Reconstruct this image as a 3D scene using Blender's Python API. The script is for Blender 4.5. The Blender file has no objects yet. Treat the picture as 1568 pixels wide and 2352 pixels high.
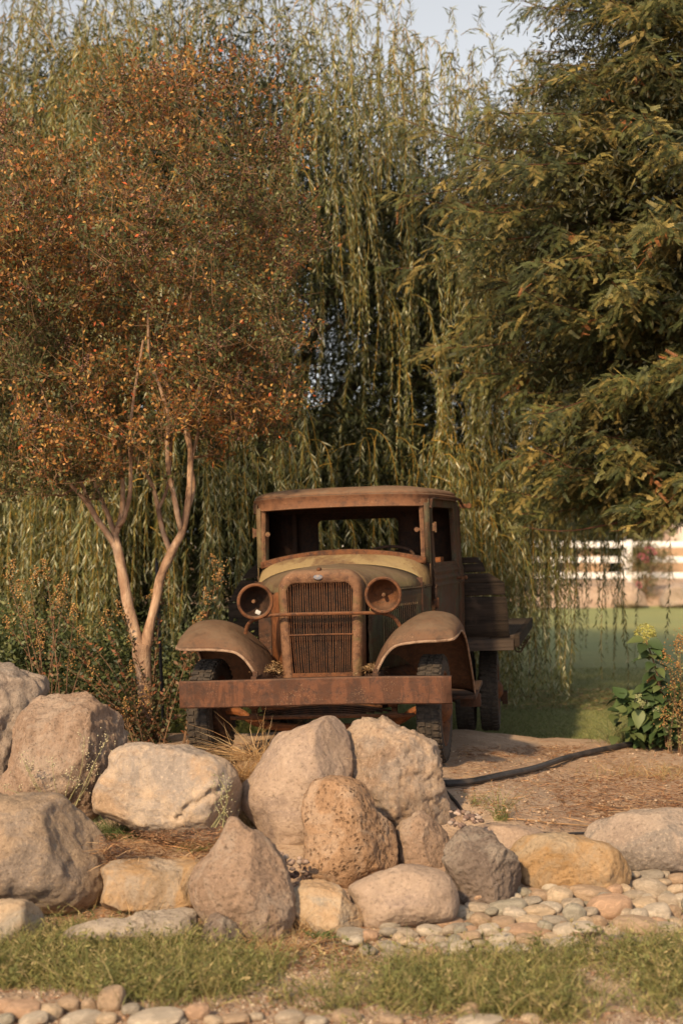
import bpy, bmesh, math, random
import numpy as np
from mathutils import Vector, Matrix
random.seed(7); rng = np.random.default_rng(7)
SC = bpy.context.scene; COL = SC.collection; PI = math.pi; R = math.radians

# ------------------------------------------------------------------ camera
EYE = 1.75
cam = bpy.data.cameras.new('camera'); camo = bpy.data.objects.new('camera', cam); COL.objects.link(camo)
cam.sensor_fit = 'VERTICAL'; cam.sensor_height = 36; cam.lens = 50; cam.clip_start = .1; cam.clip_end = 3000
PITCH = math.atan(94/3267.)
camo.location = (0, 0, EYE); camo.rotation_euler = (PI/2 + PITCH, 0, 0)
cam.dof.use_dof = True; cam.dof.focus_distance = 8.8; cam.dof.aperture_fstop = 2.0
SC.camera = camo
# ------------------------------------------------------------------ sky and sun
SUN_AZ, SUN_EL = R(-154), R(32)      # compass bearing of the sun from +y, clockwise; low, behind-left of the camera
w = bpy.data.worlds.new('World'); SC.world = w; w.use_nodes = True
nt = w.node_tree; nt.nodes.clear()
sky = nt.nodes.new('ShaderNodeTexSky'); sky.sky_type = 'NISHITA'; sky.sun_disc = False
sky.sun_elevation = SUN_EL; sky.sun_rotation = SUN_AZ; sky.air_density = 1.2; sky.dust_density = 1.5; sky.ozone_density = 1.5
hs = nt.nodes.new('ShaderNodeHueSaturation'); hs.inputs['Saturation'].default_value = .16
bg = nt.nodes.new('ShaderNodeBackground'); bg.inputs['Strength'].default_value = .14
ow = nt.nodes.new('ShaderNodeOutputWorld')
nt.links.new(sky.outputs[0], hs.inputs['Color']); nt.links.new(hs.outputs[0], bg.inputs[0]); nt.links.new(bg.outputs[0], ow.inputs[0])
sun = bpy.data.lights.new('sun', 'SUN'); sun.energy = 5.0; sun.angle = R(3); sun.color = (1.0, .725, .41)
suno = bpy.data.objects.new('sun', sun); COL.objects.link(suno)
sd = Vector((math.sin(SUN_AZ)*math.cos(SUN_EL), math.cos(SUN_AZ)*math.cos(SUN_EL), math.sin(SUN_EL)))
suno.rotation_euler = (-sd).to_track_quat('-Z', 'Y').to_euler(); suno.location = sd*30
vs = SC.view_settings; vs.view_transform = 'Standard'; vs.look = 'None'; vs.exposure = 0.25; vs.gamma = 1
SC.cycles.max_bounces = 8; SC.cycles.transparent_max_bounces = 4; SC.cycles.diffuse_bounces = 3; SC.cycles.use_denoising = True

# ------------------------------------------------------------------ numpy helpers
def smooth(a, b, x):
    t = np.clip((x-a)/(b-a), 0, 1); return t*t*(3-2*t)
def _h(ix, iy, iz, s):
    n = (ix*374761393 + iy*668265263 + iz*2147483647 + s*974634777) & 0xffffffff
    n = ((n ^ (n >> 13))*1274126177) & 0xffffffff
    n = ((n ^ (n >> 16))*2246822519) & 0xffffffff
    return ((n ^ (n >> 15)) & 0xffffff)/float(0xffffff)
def vnoise(P, s=0):
    P = np.asarray(P, float); i = np.floor(P).astype(np.int64); f = P-i; f = f*f*f*(f*(f*6-15)+10)
    r = 0
    for a in (0, 1):
        for b in (0, 1):
            for c in (0, 1):
                wt = (f[:, 0] if a else 1-f[:, 0])*(f[:, 1] if b else 1-f[:, 1])*(f[:, 2] if c else 1-f[:, 2])
                r = r + wt*_h(i[:, 0]+a, i[:, 1]+b, i[:, 2]+c, s)
    return r*2-1
def fbm(P, f, o=4, s=0, g=.5):
    r = 0; a = 1
    for k in range(o):
        r = r + a*vnoise(P*f + 17.3*k, s+k); f *= 2.03; a *= g
    return r
def cells(P, f, s=0):            # distance to the nearest jittered point, in cell units
    Q = P*f; i = np.floor(Q).astype(np.int64); best = np.full(len(P), 9.)
    for a in (-1, 0, 1):
        for b in (-1, 0, 1):
            for c in (-1, 0, 1):
                j = i + np.array([a, b, c])
                o = np.stack([_h(j[:, 0], j[:, 1], j[:, 2], s+k) for k in range(3)], 1)
                best = np.minimum(best, np.linalg.norm(j+o-Q, axis=1))
    return best
def unit(v): return v/np.maximum(np.linalg.norm(v, axis=-1, keepdims=True), 1e-9)
def ray(px, py):                 # direction through a surveyed sight line (1568 x 2352 sheet)
    d = np.array([(px-784)/3267., 1., -(py-1176)/3267.])
    c, s = math.cos(PITCH), math.sin(PITCH)
    return np.array([d[0], d[1]*c-d[2]*s, d[1]*s+d[2]*c])
def at(px, py, Y):
    d = ray(px, py); return np.array([0, 0, EYE]) + d*(Y/d[1])
def terrain(X, Y):
    X = np.asarray(X, float); Y = np.asarray(Y, float)
    side = smooth(.85, 1.7, X)
    hl = .35*smooth(6.7, 8.9, Y); hr = .05*smooth(6.8, 7.6, Y) + .19*smooth(7.7, 10.2, Y)
    h = hl*(1-side) + hr*side
    h = h - (h-.03)*smooth(10.9+.5*side, 13.3, Y)
    P = np.stack([X.ravel(), Y.ravel(), 0*X.ravel()], 1)
    n = (fbm(P, 1.3, 3, 5)*.022 + fbm(P, 6., 3, 9)*.007).reshape(X.shape)
    h = h + n*(1-smooth(12.5, 13.5, Y))
    h = h + .62*smooth(43.6, 46.5, Y)
    return h
_gx, _gy = np.arange(-16, 16.01, .04), np.arange(4, 60, .04)
_gz = terrain(*np.meshgrid(_gx, _gy))
def hz(x, y):                    # terrain height, looked up
    u = np.clip((np.asarray(x)+16)/.04, 0, len(_gx)-1.01); v = np.clip((np.asarray(y)-4)/.04, 0, len(_gy)-1.01)
    i, j = np.asarray(u).astype(int), np.asarray(v).astype(int); a, b = u-i, v-j
    return (_gz[j, i]*(1-a)+_gz[j, i+1]*a)*(1-b)+(_gz[j+1, i]*(1-a)+_gz[j+1, i+1]*a)*b
_ts = np.r_[np.arange(4.3, 20, .01), np.arange(20, 59, .1)]
def ground(px, py):              # where a sight line meets the terrain
    p = np.array([0, 0, EYE]) + ray(px, py)[None]*_ts[:, None]; m = p[:, 2] < hz(p[:, 0], p[:, 1])
    return p[np.argmax(m)] if m.any() else p[-1]

# ------------------------------------------------------------------ object helpers
def tag(o, label=None, cat=None, group=None, kind=None):
    if label: o['label'] = label
    if cat: o['category'] = cat
    if group: o['group'] = group
    if kind: o['kind'] = kind
    return o
def empty(name, loc=(0, 0, 0), rot=(0, 0, 0)):
    o = bpy.data.objects.new(name, None); COL.objects.link(o); o.location = loc; o.rotation_euler = rot; o.empty_display_size = .1
    return o
def fast(name, V, Q, mat, parent=None, col=None, smoothf=False, mats=None, midx=None):
    V = np.asarray(V, np.float32); Q = np.asarray(Q, np.int32); k = Q.shape[1]
    me = bpy.data.meshes.new(name); me.vertices.add(len(V)); me.vertices.foreach_set('co', V.ravel())
    me.loops.add(Q.size); me.loops.foreach_set('vertex_index', Q.ravel())
    me.polygons.add(len(Q)); me.polygons.foreach_set('loop_start', np.arange(0, Q.size, k, dtype=np.int32))
    me.polygons.foreach_set('loop_total', np.full(len(Q), k, np.int32))
    for m in (mats or [mat]): me.materials.append(m)
    if midx is not None: me.polygons.foreach_set('material_index', np.asarray(midx, np.int32))
    if smoothf: me.polygons.foreach_set('use_smooth', np.ones(len(Q), bool))
    me.update(calc_edges=True)
    if col is not None:
        a = me.color_attributes.new('col', 'FLOAT_COLOR', 'POINT')
        c = np.ones((len(V), 4), np.float32); c[:, :3] = col; a.data.foreach_set('color', c.ravel())
    o = bpy.data.objects.new(name, me); COL.objects.link(o)
    if parent: o.parent = parent
    return o
class MB:                        # collects quads/tris into ONE mesh
    def __init__(s): s.v = []; s.f = []; s.n = 0
    def add(s, V, F):
        s.v.append(np.asarray(V, float)); s.f += [tuple(i+s.n for i in f) for f in F]; s.n += len(V); return s
    def box(s, c, d, rz=0, rx=0, ry=0, bev=0):
        x, y, z = [k/2 for k in d]; b = min(bev, min(x, y, z)*.6) if bev else 0
        if b:
            bm = bmesh.new(); bmesh.ops.create_cube(bm, size=1)
            for v in bm.verts: v.co = Vector((v.co.x*2*x, v.co.y*2*y, v.co.z*2*z))
            bmesh.ops.bevel(bm, geom=list(bm.edges), offset=b, segments=2, affect='EDGES', profile=.6)
            V = np.array([v.co[:] for v in bm.verts]); F = [[v.index for v in f.verts] for f in bm.faces]; bm.free()
        else:
            V = np.array([(i, j, k) for i in (-x, x) for j in (-y, y) for k in (-z, z)])
            F = [(0, 1, 3, 2), (4, 6, 7, 5), (0, 4, 5, 1), (2, 3, 7, 6), (0, 2, 6, 4), (1, 5, 7, 3)]
        M = np.array((Matrix.Rotation(rz, 3, 'Z') @ Matrix.Rotation(rx, 3, 'X') @ Matrix.Rotation(ry, 3, 'Y')))
        return s.add(V @ M.T + np.array(c), F)
    def tube(s, P, r, n=8, caps=True):
        P = np.asarray(P, float); m = len(P); r = np.broadcast_to(np.asarray(r, float), (m,))
        T = unit(np.gradient(P, axis=0)); a = np.array([0, 0, 1.]) if abs(T[0][2]) < .9 else np.array([1., 0, 0])
        U = np.zeros_like(P); u = unit(np.cross(T[0], a))
        for i in range(m):
            u = unit(u - T[i]*np.dot(u, T[i])); U[i] = u
        W = np.cross(T, U); A = np.arange(n)*2*PI/n
        V = P[:, None] + r[:, None, None]*(np.cos(A)[None, :, None]*U[:, None] + np.sin(A)[None, :, None]*W[:, None])
        F = [(i*n+j, i*n+(j+1) % n, (i+1)*n+(j+1) % n, (i+1)*n+j) for i in range(m-1) for j in range(n)]
        if caps: F += [tuple(range(n))[::-1], tuple((m-1)*n+j for j in range(n))]
        return s.add(V.reshape(-1, 3), F)
    def lathe(s, prof, n=32, M=None, t0=0, t1=2*PI):   # prof: (radius, along axis -y)
        full = abs(t1-t0-2*PI) < 1e-6; k = n if full else n+1
        A = t0 + np.arange(k)*(t1-t0)/n
        V = np.array([[(r*math.cos(a), y, r*math.sin(a)) for a in A] for r, y in prof]).reshape(-1, 3)
        if M is not None: V = V @ np.array(M.to_3x3()).T + np.array(M.translation)
        F = [(i*k+j, i*k+(j+1) % k, (i+1)*k+(j+1) % k, (i+1)*k+j) for i in range(len(prof)-1) for j in range(n)]
        return s.add(V, F)
    def grid(s, G, closed=False):
        G = np.asarray(G, float); m, n = G.shape[:2]
        F = [(i*n+j, i*n+(j+1) % n, (i+1)*n+(j+1) % n, (i+1)*n+j) for i in range(m-1) for j in range(n if closed else n-1)]
        return s.add(G.reshape(-1, 3), F)
    def build(s, name, mat, parent=None, smoothf=True, solid=0, angle=35, sub=0):
        me = bpy.data.meshes.new(name); me.from_pydata(np.concatenate(s.v).tolist(), [], s.f); me.materials.append(mat)
        bm = bmesh.new(); bm.from_mesh(me); bmesh.ops.recalc_face_normals(bm, faces=bm.faces); bm.to_mesh(me); bm.free()
        if smoothf:
            me.polygons.foreach_set('use_smooth', np.ones(len(me.polygons), bool))
            if hasattr(me, 'set_sharp_from_angle') and not sub: me.set_sharp_from_angle(angle=R(angle))
        o = bpy.data.objects.new(name, me); COL.objects.link(o)
        if parent: o.parent = parent
        if sub: m = o.modifiers.new('s', 'SUBSURF'); m.levels = m.render_levels = sub
        if solid: m = o.modifiers.new('t', 'SOLIDIFY'); m.thickness = solid; m.offset = 0
        return o
def resample(P, n):
    P = np.asarray(P, float); d = np.r_[0, np.cumsum(np.linalg.norm(np.diff(P, axis=0), axis=1))]
    t = np.linspace(0, d[-1], n); return np.stack([np.interp(t, d, P[:, k]) for k in range(P.shape[1])], 1)
def curve(P, n):                 # Catmull-Rom through P
    P = np.asarray(P, float); Q = np.vstack([2*P[0]-P[1], P, 2*P[-1]-P[-2]]); out = []
    m = len(P)-1
    for t in np.linspace(0, m-1e-6, n):
        i = int(t); u = t-i; a, b, c, d = Q[i], Q[i+1], Q[i+2], Q[i+3]
        out.append(.5*((2*b)+(-a+c)*u+(2*a-5*b+4*c-d)*u*u+(-a+3*b-3*c+d)*u**3))
    return np.array(out)

# ------------------------------------------------------------------ materials
class NT:
    def __init__(s, name):
        s.m = bpy.data.materials.new(name); s.m.use_nodes = True; s.t = s.m.node_tree; s.t.nodes.clear()
        s.out = s.t.nodes.new('ShaderNodeOutputMaterial'); s.tc = s.t.nodes.new('ShaderNodeTexCoord')
        s.co = s.tc.outputs['Object']
    def n(s, typ, **k):
        x = s.t.nodes.new('ShaderNode'+typ)
        for a, b in k.items(): setattr(x, a, b)
        return x
    def l(s, a, b): s.t.links.new(a, b)
    def val(s, sock, v):
        if hasattr(v, 'links'): s.l(v, sock)
        else: sock.default_value = v
    def noise(s, scale, det=5, rough=.6, dist=0, co=None, stretch=None):
        x = s.n('TexNoise'); x.inputs['Scale'].default_value = scale; x.inputs['Detail'].default_value = det
        x.inputs['Roughness'].default_value = rough; x.inputs['Distortion'].default_value = dist
        c = co or s.co
        if stretch:
            mp = s.n('Mapping'); mp.inputs['Scale'].default_value = stretch; s.l(c, mp.inputs[0]); c = mp.outputs[0]
        s.l(c, x.inputs['Vector']); return x.outputs['Fac']
    def voro(s, scale, feat='F1', co=None):
        x = s.n('TexVoronoi', feature=feat); x.inputs['Scale'].default_value = scale; s.l(co or s.co, x.inputs['Vector']); return x.outputs['Distance']
    def ramp(s, f, stops, interp='LINEAR'):
        x = s.n('ValToRGB'); x.color_ramp.interpolation = interp; e = x.color_ramp.elements
        while len(e) < len(stops): e.new(.5)
        for i, (p, c) in enumerate(stops):
            e[i].position = p; e[i].color = (c, c, c, 1) if isinstance(c, (int, float)) else (*c, 1)
        s.l(f, x.inputs[0]); return x.outputs[0]
    def mix(s, f, a, b, mode='MIX'):
        x = s.n('Mix', data_type='RGBA', blend_type=mode); s.val(x.inputs[0], f)
        for k, v in ((6, a), (7, b)):
            if isinstance(v, tuple): v = (*v, 1)
            s.val(x.inputs[k], v)
        return x.outputs[2]
    def math(s, op, a, b=0.):
        x = s.n('Math', operation=op); s.val(x.inputs[0], a); s.val(x.inputs[1], b); return x.outputs[0]
    def bump(s, h, strength=.5, dist=.01, prev=None):
        x = s.n('Bump'); x.inputs['Strength'].default_value = strength; x.inputs['Distance'].default_value = dist
        s.l(h, x.inputs['Height'])
        if prev: s.l(prev, x.inputs['Normal'])
        return x.outputs[0]
    def end(s, col, rough=.8, nrm=None, metal=0, spec=.3, trans=None):
        p = s.n('BsdfPrincipled')
        if isinstance(col, tuple): col = (*col, 1)
        s.val(p.inputs['Base Color'], col); s.val(p.inputs['Roughness'], rough); s.val(p.inputs['Metallic'], metal)
        p.inputs['Specular IOR Level'].default_value = spec
        if nrm: s.l(nrm, p.inputs['Normal'])
        if trans:
            t = s.n('BsdfTranslucent'); s.val(t.inputs[0], col); mx = s.n('MixShader'); mx.inputs[0].default_value = trans
            s.l(p.outputs[0], mx.inputs[1]); s.l(t.outputs[0], mx.inputs[2]); s.l(mx.outputs[0], s.out.inputs[0])
        else: s.l(p.outputs[0], s.out.inputs[0])
        return s.m
def facing_up(t, lo=.35, hi=.9):
    g = t.n('NewGeometry'); x = t.n('SeparateXYZ'); t.l(g.outputs['Normal'], x.inputs[0]); return t.ramp(x.outputs[2], [(lo, 0.), (hi, 1.)])

def rust_mat(name, a=(.075, .03, .018), b=(.17, .062, .03), c=(.30, .12, .05), dust=(.26, .17, .12), dusty=.6, streak=0., paint=None, pamt=.5, speck=.5):
    t = NT(name)
    n1 = t.noise(3.2, 8, .65, .4); n2 = t.noise(24, 6, .7); n3 = t.noise(140, 3, .6)
    base = t.ramp(n1, [(.34, a), (.52, b), (.72, c)])
    base = t.mix(t.ramp(n2, [(.42, 0.), (.62, .75)]), base, c)
    base = t.mix(t.ramp(n2, [(.34, .85), (.46, 0.)]), base, a)
    if paint:
        pm = t.ramp(t.noise(4.5, 9, .68, .6), [(.5-pamt*.22, 1.), (.56-pamt*.1, 0.)])
        base = t.mix(pm, base, paint)
    if streak:
        st = t.ramp(t.noise(9, 7, .7, .5, stretch=(1, 1, .22)), [(.48, 0.), (.53, streak)])
        base = t.mix(st, base, a)
    sp = t.ramp(n3, [(.60, 0.), (.68, speck)]); patch = t.ramp(t.noise(7, 4, .6), [(.5, 0.), (.62, 1.)])
    base = t.mix(t.math('MULTIPLY', sp, patch), base, (.45, .28, .17))
    dn = t.math('MULTIPLY', facing_up(t), t.ramp(t.noise(11, 6, .6), [(.3, .35*dusty), (.65, dusty)]))
    base = t.mix(dn, base, dust)
    nb = t.bump(t.noise(5, 3, .5), .35, .05); nb = t.bump(n2, .55, .012, nb); nb = t.bump(n3, .4, .005, nb)
    return t.end(base, t.ramp(n2, [(.3, .62), (.7, .92)]), nb, 0, .25)
def wood_mat(name, a, b, axis=0):
    t = NT(name); st = [.06, 1, 1]; 
    if axis == 1: st = [1, .06, 1]
    g = t.noise(38, 8, .7, .3, stretch=tuple(st)); g2 = t.noise(6, 5, .6, .3)
    c = t.ramp(g, [(.35, a), (.55, b), (.75, tuple(x*1.5 for x in b))]); c = t.mix(t.ramp(g2, [(.58, 0.), (.70, .6)]), c, (.085, .055, .038))
    return t.end(c, .9, t.bump(g, .8, .012), 0, .2)
def leaf_mat(name, trans=.3, rough=.5, spec=.35):
    t = NT(name); a = t.n('Attribute', attribute_name='col'); return t.end(a.outputs['Color'], rough, None, 0, spec, trans)
def bark_mat(name, a, b, c, scale=6, st=(1, 1, .25), bd=.02):
    t = NT(name); n = t.noise(scale, 8, .65, .6, stretch=st); m = t.noise(scale*5, 5, .6, stretch=st)
    col = t.ramp(n, [(.36, a), (.5, b), (.64, c)]); return t.end(col, .85, t.bump(m, .6, bd, t.bump(n, .4, bd)), 0, .2)
def rock_mat(name, a, b, patch=None, pamt=.35, pit=.0, pscale=60, grain=1., stain=None, vein=0.):
    t = NT(name); oi = t.n('ObjectInfo'); ad = t.n('VectorMath', operation='ADD'); t.l(t.co, ad.inputs[0])
    sc = t.n('VectorMath', operation='SCALE'); t.l(oi.outputs['Random'], sc.inputs[3]); sc.inputs[0].default_value = (31, 17, 23); t.l(sc.outputs[0], ad.inputs[1])
    t.co = ad.outputs[0]
    n0 = t.noise(2.6, 7, .62, .3); n1 = t.noise(13, 10, .74); n2 = t.noise(52, 6, .75); n3 = t.noise(150, 3, .7)
    c = t.mix(t.ramp(n0, [(.32, 0.), (.66, 1.)]), a, b)
    c = t.mix(t.ramp(n1, [(.52, 0.), (.75, .5)]), c, tuple(x*.6 for x in b))
    if patch: c = t.mix(t.ramp(t.noise(3.4, 9, .7, .8), [(.53-pamt*.1, 0.), (.60-pamt*.05, .85)]), c, patch)
    if stain: c = t.mix(t.ramp(t.noise(2.1, 8, .66, 1.0), [(.5, 0.), (.62, .75)]), c, stain)
    c = t.mix(t.ramp(n2, [(.33, min(1, .85*grain)), (.45, 0.)]), c, tuple(x*.45 for x in b))
    c = t.mix(t.ramp(n2, [(.52, 0.), (.68, .6*grain)]), c, tuple(min(1, x*1.35) for x in a))
    c = t.mix(t.ramp(n3, [(.61, 0.), (.68, min(1, .5*grain))]), c, (.16, .12, .095))
    nb = t.bump(n1, .5, .03); nb = t.bump(n2, min(1, .55*grain), .010, nb); nb = t.bump(n3, .35, .004, nb)
    if vein:
        v = t.ramp(t.voro(3.0, 'DISTANCE_TO_EDGE', None), [(0., 0.), (.03, 1.)]); c = t.mix(t.math('MULTIPLY', t.math('SUBTRACT', 1., v), vein), c, (.10, .07, .05))
    if pit:
        v = t.ramp(t.voro(pscale), [(.1, 0.), (.42, 1.)]); m = t.ramp(t.noise(9, 4, .6), [(.42, 0.), (.6, 1.)])
        pv = t.math('MAXIMUM', v, t.math('SUBTRACT', 1., m))
        c = t.mix(t.math('MULTIPLY', t.math('SUBTRACT', 1., pv), .75*pit), c, (.12, .065, .035)); nb = t.bump(pv, pit, .018, nb)
    return t.end(c, .92, nb, 0, .2)
M = {}
M['rust'] = rust_mat('rust', (0.042, 0.019, 0.011), (0.097, 0.039, 0.018), (0.162, 0.065, 0.027), (0.147, 0.092, 0.061), .6)
M['rust_fender'] = rust_mat('rust_fender', (0.058, 0.031, 0.019), (0.097, 0.050, 0.030), (0.139, 0.070, 0.039), (0.151, 0.104, 0.067), .85)
M['rust_edge'] = rust_mat('rust_edge', (.12, .07, .045), (.22, .14, .095), (.34, .23, .16), (.2, .15, .1), .3, speck=1.)
M['rust_bumper'] = rust_mat('rust_bumper', (.050, .025, .017), (.105, .045, .026), (.135, .056, .030), (.13, .088, .06), .5, streak=.6)
M['rust_orange'] = rust_mat('rust_orange', (0.077, 0.028, 0.012), (0.155, 0.052, 0.019), (0.232, 0.085, 0.028), (0.193, 0.111, 0.061), .4)
M['rust_shell'] = rust_mat('rust_shell', (0.065, 0.031, 0.019), (0.123, 0.061, 0.034), (0.201, 0.104, 0.057), (0.232, 0.151, 0.098), .6, paint=(0.116, 0.092, 0.040), pamt=.75, speck=1.)
M['rust_visor'] = rust_mat('rust_visor', (0.077, 0.039, 0.023), (0.128, 0.059, 0.032), (0.174, 0.081, 0.042), (0.178, 0.122, 0.081), .9, speck=.9)
M['yellow'] = rust_mat('yellow_paint', (0.109, 0.059, 0.029), (0.176, 0.113, 0.050), (0.227, 0.151, 0.063), (0.168, 0.118, 0.084), .4, paint=(0.269, 0.197, 0.092), pamt=.15)
M['green'] = rust_mat('green_paint', (0.035, 0.022, 0.014), (0.062, 0.037, 0.022), (0.093, 0.052, 0.027), (0.155, 0.111, 0.074), .5, streak=.5, paint=(0.065, 0.062, 0.034), pamt=.2)
M['hood'] = rust_mat('hood_paint', (0.070, 0.041, 0.024), (0.116, 0.072, 0.040), (0.155, 0.096, 0.050), (0.162, 0.114, 0.073), .95, paint=(0.147, 0.114, 0.057), pamt=.25)
M['door'] = rust_mat('door_paint', (0.039, 0.022, 0.014), (0.070, 0.037, 0.023), (0.100, 0.048, 0.027), (0.155, 0.111, 0.074), .5, streak=.3, paint=(0.054, 0.048, 0.030), pamt=.4)
M['inside'] = rust_mat('shaded_inner_rust', (.014, .009, .007), (.028, .015, .010), (.055, .026, .015), (.04, .025, .018), .2, speck=.1)  # interior rust, darkened so that the cab's shade sits in the colour
M['dark'] = rust_mat('dark_iron', (.02, .013, .01), (.04, .022, .015), (.09, .04, .022), (.09, .06, .045), .4)
t = NT('emblem_enamel'); M['core'] = t.end((.012, .008, .006), .9); t = NT('emblem_enamel'); M['emblem'] = t.end(t.mix(t.ramp(t.noise(60, 4), [(.4, 0.), (.6, 1.)]), (.13, .15, .2), (.24, .18, .15)), .5)
t = NT('tyre_rubber'); n = t.noise(30, 6, .7); M['rubber'] = t.end(t.mix(t.ramp(n, [(.4, 0.), (.7, .7)]), (.03, .025, .022), (.10, .075, .055)), .85, t.bump(n, .5, .01))
M['wood_dark'] = wood_mat('weathered_boards', (.012, .009, .007), (.032, .022, .016))
M['wood_bed'] = wood_mat('bed_boards', (.03, .022, .018), (.065, .048, .038))
t = NT('black_poly_pipe'); M['hose'] = t.end(t.mix(t.ramp(t.noise(9, 5), [(.4, 0.), (.7, .7)]), (.018, .017, .018), (.10, .08, .07)), .5)
t = NT('white_rail'); M['white'] = t.end((.78, .76, .76), .5)
M['leaf'] = leaf_mat('leaf', .28); M['leaf_willow'] = leaf_mat('willow_leaf', .30, .42, .5); M['leaf_dry'] = leaf_mat('dry_leaf', .22, .8, .15)
M['needle'] = leaf_mat('needle', .2, .55, .3); M['grass'] = leaf_mat('grass_blade', .35, .6, .25); M['petal'] = leaf_mat('petal', .35, .7, .2)
M['bark_myrtle'] = bark_mat('myrtle_bark', (.17, .10, .065), (.32, .20, .13), (.47, .33, .23), 9, (1, 1, .4), .016)
M['bark_twig'] = bark_mat('twig_bark', (.10, .055, .03), (.17, .10, .06), (.24, .15, .09), 20)
M['bark_willow'] = bark_mat('willow_bark', (.03, .022, .015), (.07, .05, .035), (.13, .095, .06), 4)
t = NT('willow_twig'); M['twig_yellow'] = t.end(t.mix(t.noise(2, 3), (.42, .24, .05), (.30, .20, .05)), .5)
M['bark_red'] = bark_mat('redwood_bark', (.05, .025, .015), (.11, .05, .03), (.18, .085, .05), 6)

# ground: sandy soil, reddish needle litter, grey gravelly soil near the camera
def soil():
    t = NT('sandy_soil'); p = t.n('NewGeometry').outputs['Position']; t.co = p
    n0 = t.noise(1.1, 7, .6, .4); n1 = t.noise(7, 8, .7, .5); n2 = t.noise(42, 6, .75); n3 = t.noise(190, 3, .7)
    c = t.mix(t.ramp(n0, [(.35, 0.), (.65, 1.)]), (.52, .385, .285), (.44, .30, .21))
    c = t.mix(t.ramp(n1, [(.52, 0.), (.66, .6)]), c, (.32, .19, .115))
    c = t.mix(t.ramp(n2, [(.33, .7), (.45, 0.)]), c, (.13, .075, .045))
    c = t.mix(t.ramp(n2, [(.6, 0.), (.72, .6)]), c, (.55, .44, .34))
    c = t.mix(t.ramp(n3, [(.62, 0.), (.7, .5)]), c, (.12, .08, .05))
    nb = t.bump(n1, .8, .05); nb = t.bump(n2, .8, .02, nb); nb = t.bump(n3, .4, .006, nb)
    return t.end(c, .95, nb, 0, .15)
M['soil'] = soil()
def lawn():
    t = NT('mown_lawn'); t.co = t.n('NewGeometry').outputs['Position']
    n0 = t.noise(.35, 5, .6, .4, stretch=(.5, 1, 1)); n1 = t.noise(3, 6, .7); n2 = t.noise(45, 5, .8, stretch=(1, .5, 1))
    c = t.mix(t.ramp(n0, [(.35, 0.), (.65, 1.)]), (.25, .275, .12), (.32, .315, .13)); c = t.mix(t.ramp(n1, [(.5, 0.), (.75, .6)]), c, (.24, .215, .10))
    c = t.mix(t.ramp(n2, [(.3, .6), (.5, 0.)]), c, (.13, .155, .06)); c = t.mix(t.ramp(n2, [(.55, 0.), (.75, .5)]), c, (.25, .27, .12))
    return t.end(c, .9, t.bump(n2, .8, .03), 0, .15)
M['lawn'] = lawn()

#SECTION setting
xs = np.unique(np.r_[-700, -300, -120, -60, -30, -15, np.arange(-7, 7.01, .05), 15, 30, 60, 120, 300, 700])
ys = np.unique(np.r_[-200, -50, -10, 0, 3, np.arange(4.6, 13.6, .05), np.arange(13.8, 50, .8), 60, 90, 150, 400, 1500])
X, Y = np.meshgrid(xs, ys); Z = terrain(X, Y)
nx, ny = len(xs), len(ys); I = np.arange(nx*ny).reshape(ny, nx)
Q = np.stack([I[:-1, :-1], I[:-1, 1:], I[1:, 1:], I[1:, :-1]], -1).reshape(-1, 4)
o = fast('ground', np.stack([X, Y, Z], -1).reshape(-1, 3), Q, M['soil'], smoothf=True)
tag(o, 'sandy soil ground rising in a low mound under the truck', kind='structure')
ys = np.r_[np.arange(11.9, 18, .2), np.arange(18, 43.9, .6), 44.0]; xs = np.r_[-120, -60, -30, np.arange(-14, 14.1, .35), 30, 60, 120]
X, Y = np.meshgrid(xs, ys); Y = Y + np.where(ys[:, None] < 12.6, .35*np.sin(X*1.3)*np.clip(1-np.abs(X)/20, 0, 1), 0); Y[-1] += .25*np.sin(xs*.7)
Z = .005 + .035*smooth(12.3, 13.0, Y) + .62*smooth(43.6, 46.5, Y)+.012*np.sin(X*.7)*np.sin(Y*.5)+.015
nx, ny = len(xs), len(ys); I = np.arange(nx*ny).reshape(ny, nx)
Q = np.stack([I[:-1, :-1], I[:-1, 1:], I[1:, 1:], I[1:, :-1]], -1).reshape(-1, 4)
tag(fast('lawn', np.stack([X, Y, Z], -1).reshape(-1, 3), Q, M['lawn'], smoothf=True), 'mown green lawn stretching back to the white fence', kind='structure')

# ------------------------------------------------------------------ foliage helpers
def leafquads(P, D, N, L, W, mid=.42, fold=0.):
    P, D, N = np.asarray(P), unit(D), unit(N); S = unit(np.cross(D, N)); U = np.cross(S, D)
    L = np.broadcast_to(L, (len(P),))[:, None]; W = np.broadcast_to(W, (len(P),))[:, None]
    m = P + D*L*mid; V = np.stack([P, m+S*W/2+U*W*fold, P+D*L-U*L*.06, m-S*W/2+U*W*fold], 1).reshape(-1, 3)
    return V, np.arange(len(V)).reshape(-1, 4)
def blades(P, D, L, W, bend):    # curved three-quad grass blades; D start direction, bend sideways vector
    n = len(P); S = unit(np.cross(D, rng.normal(size=(n, 3)))); V = []
    for k, (t, wd) in enumerate(((0, 1.), (.35, .9), (.7, .55), (1., .08))):
        c = P + D*L[:, None]*t + bend*L[:, None]*t*t; V += [c-S*W[:, None]*wd/2, c+S*W[:, None]*wd/2]
    V = np.stack(V, 1).reshape(-1, 3); b = np.arange(n)[:, None]*8
    Q = np.concatenate([b+np.array([2*k, 2*k+1, 2*k+3, 2*k+2]) for k in range(3)]); return V, Q
def pick(pal, n, jit=.15, p=None):
    pal = np.array(pal); c = pal[rng.choice(len(pal), n, p=p)]; return np.clip(c*(1+rng.normal(size=(n, 1))*jit), 0, 1)
def rand_dir(n): return unit(rng.normal(size=(n, 3)))
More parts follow.
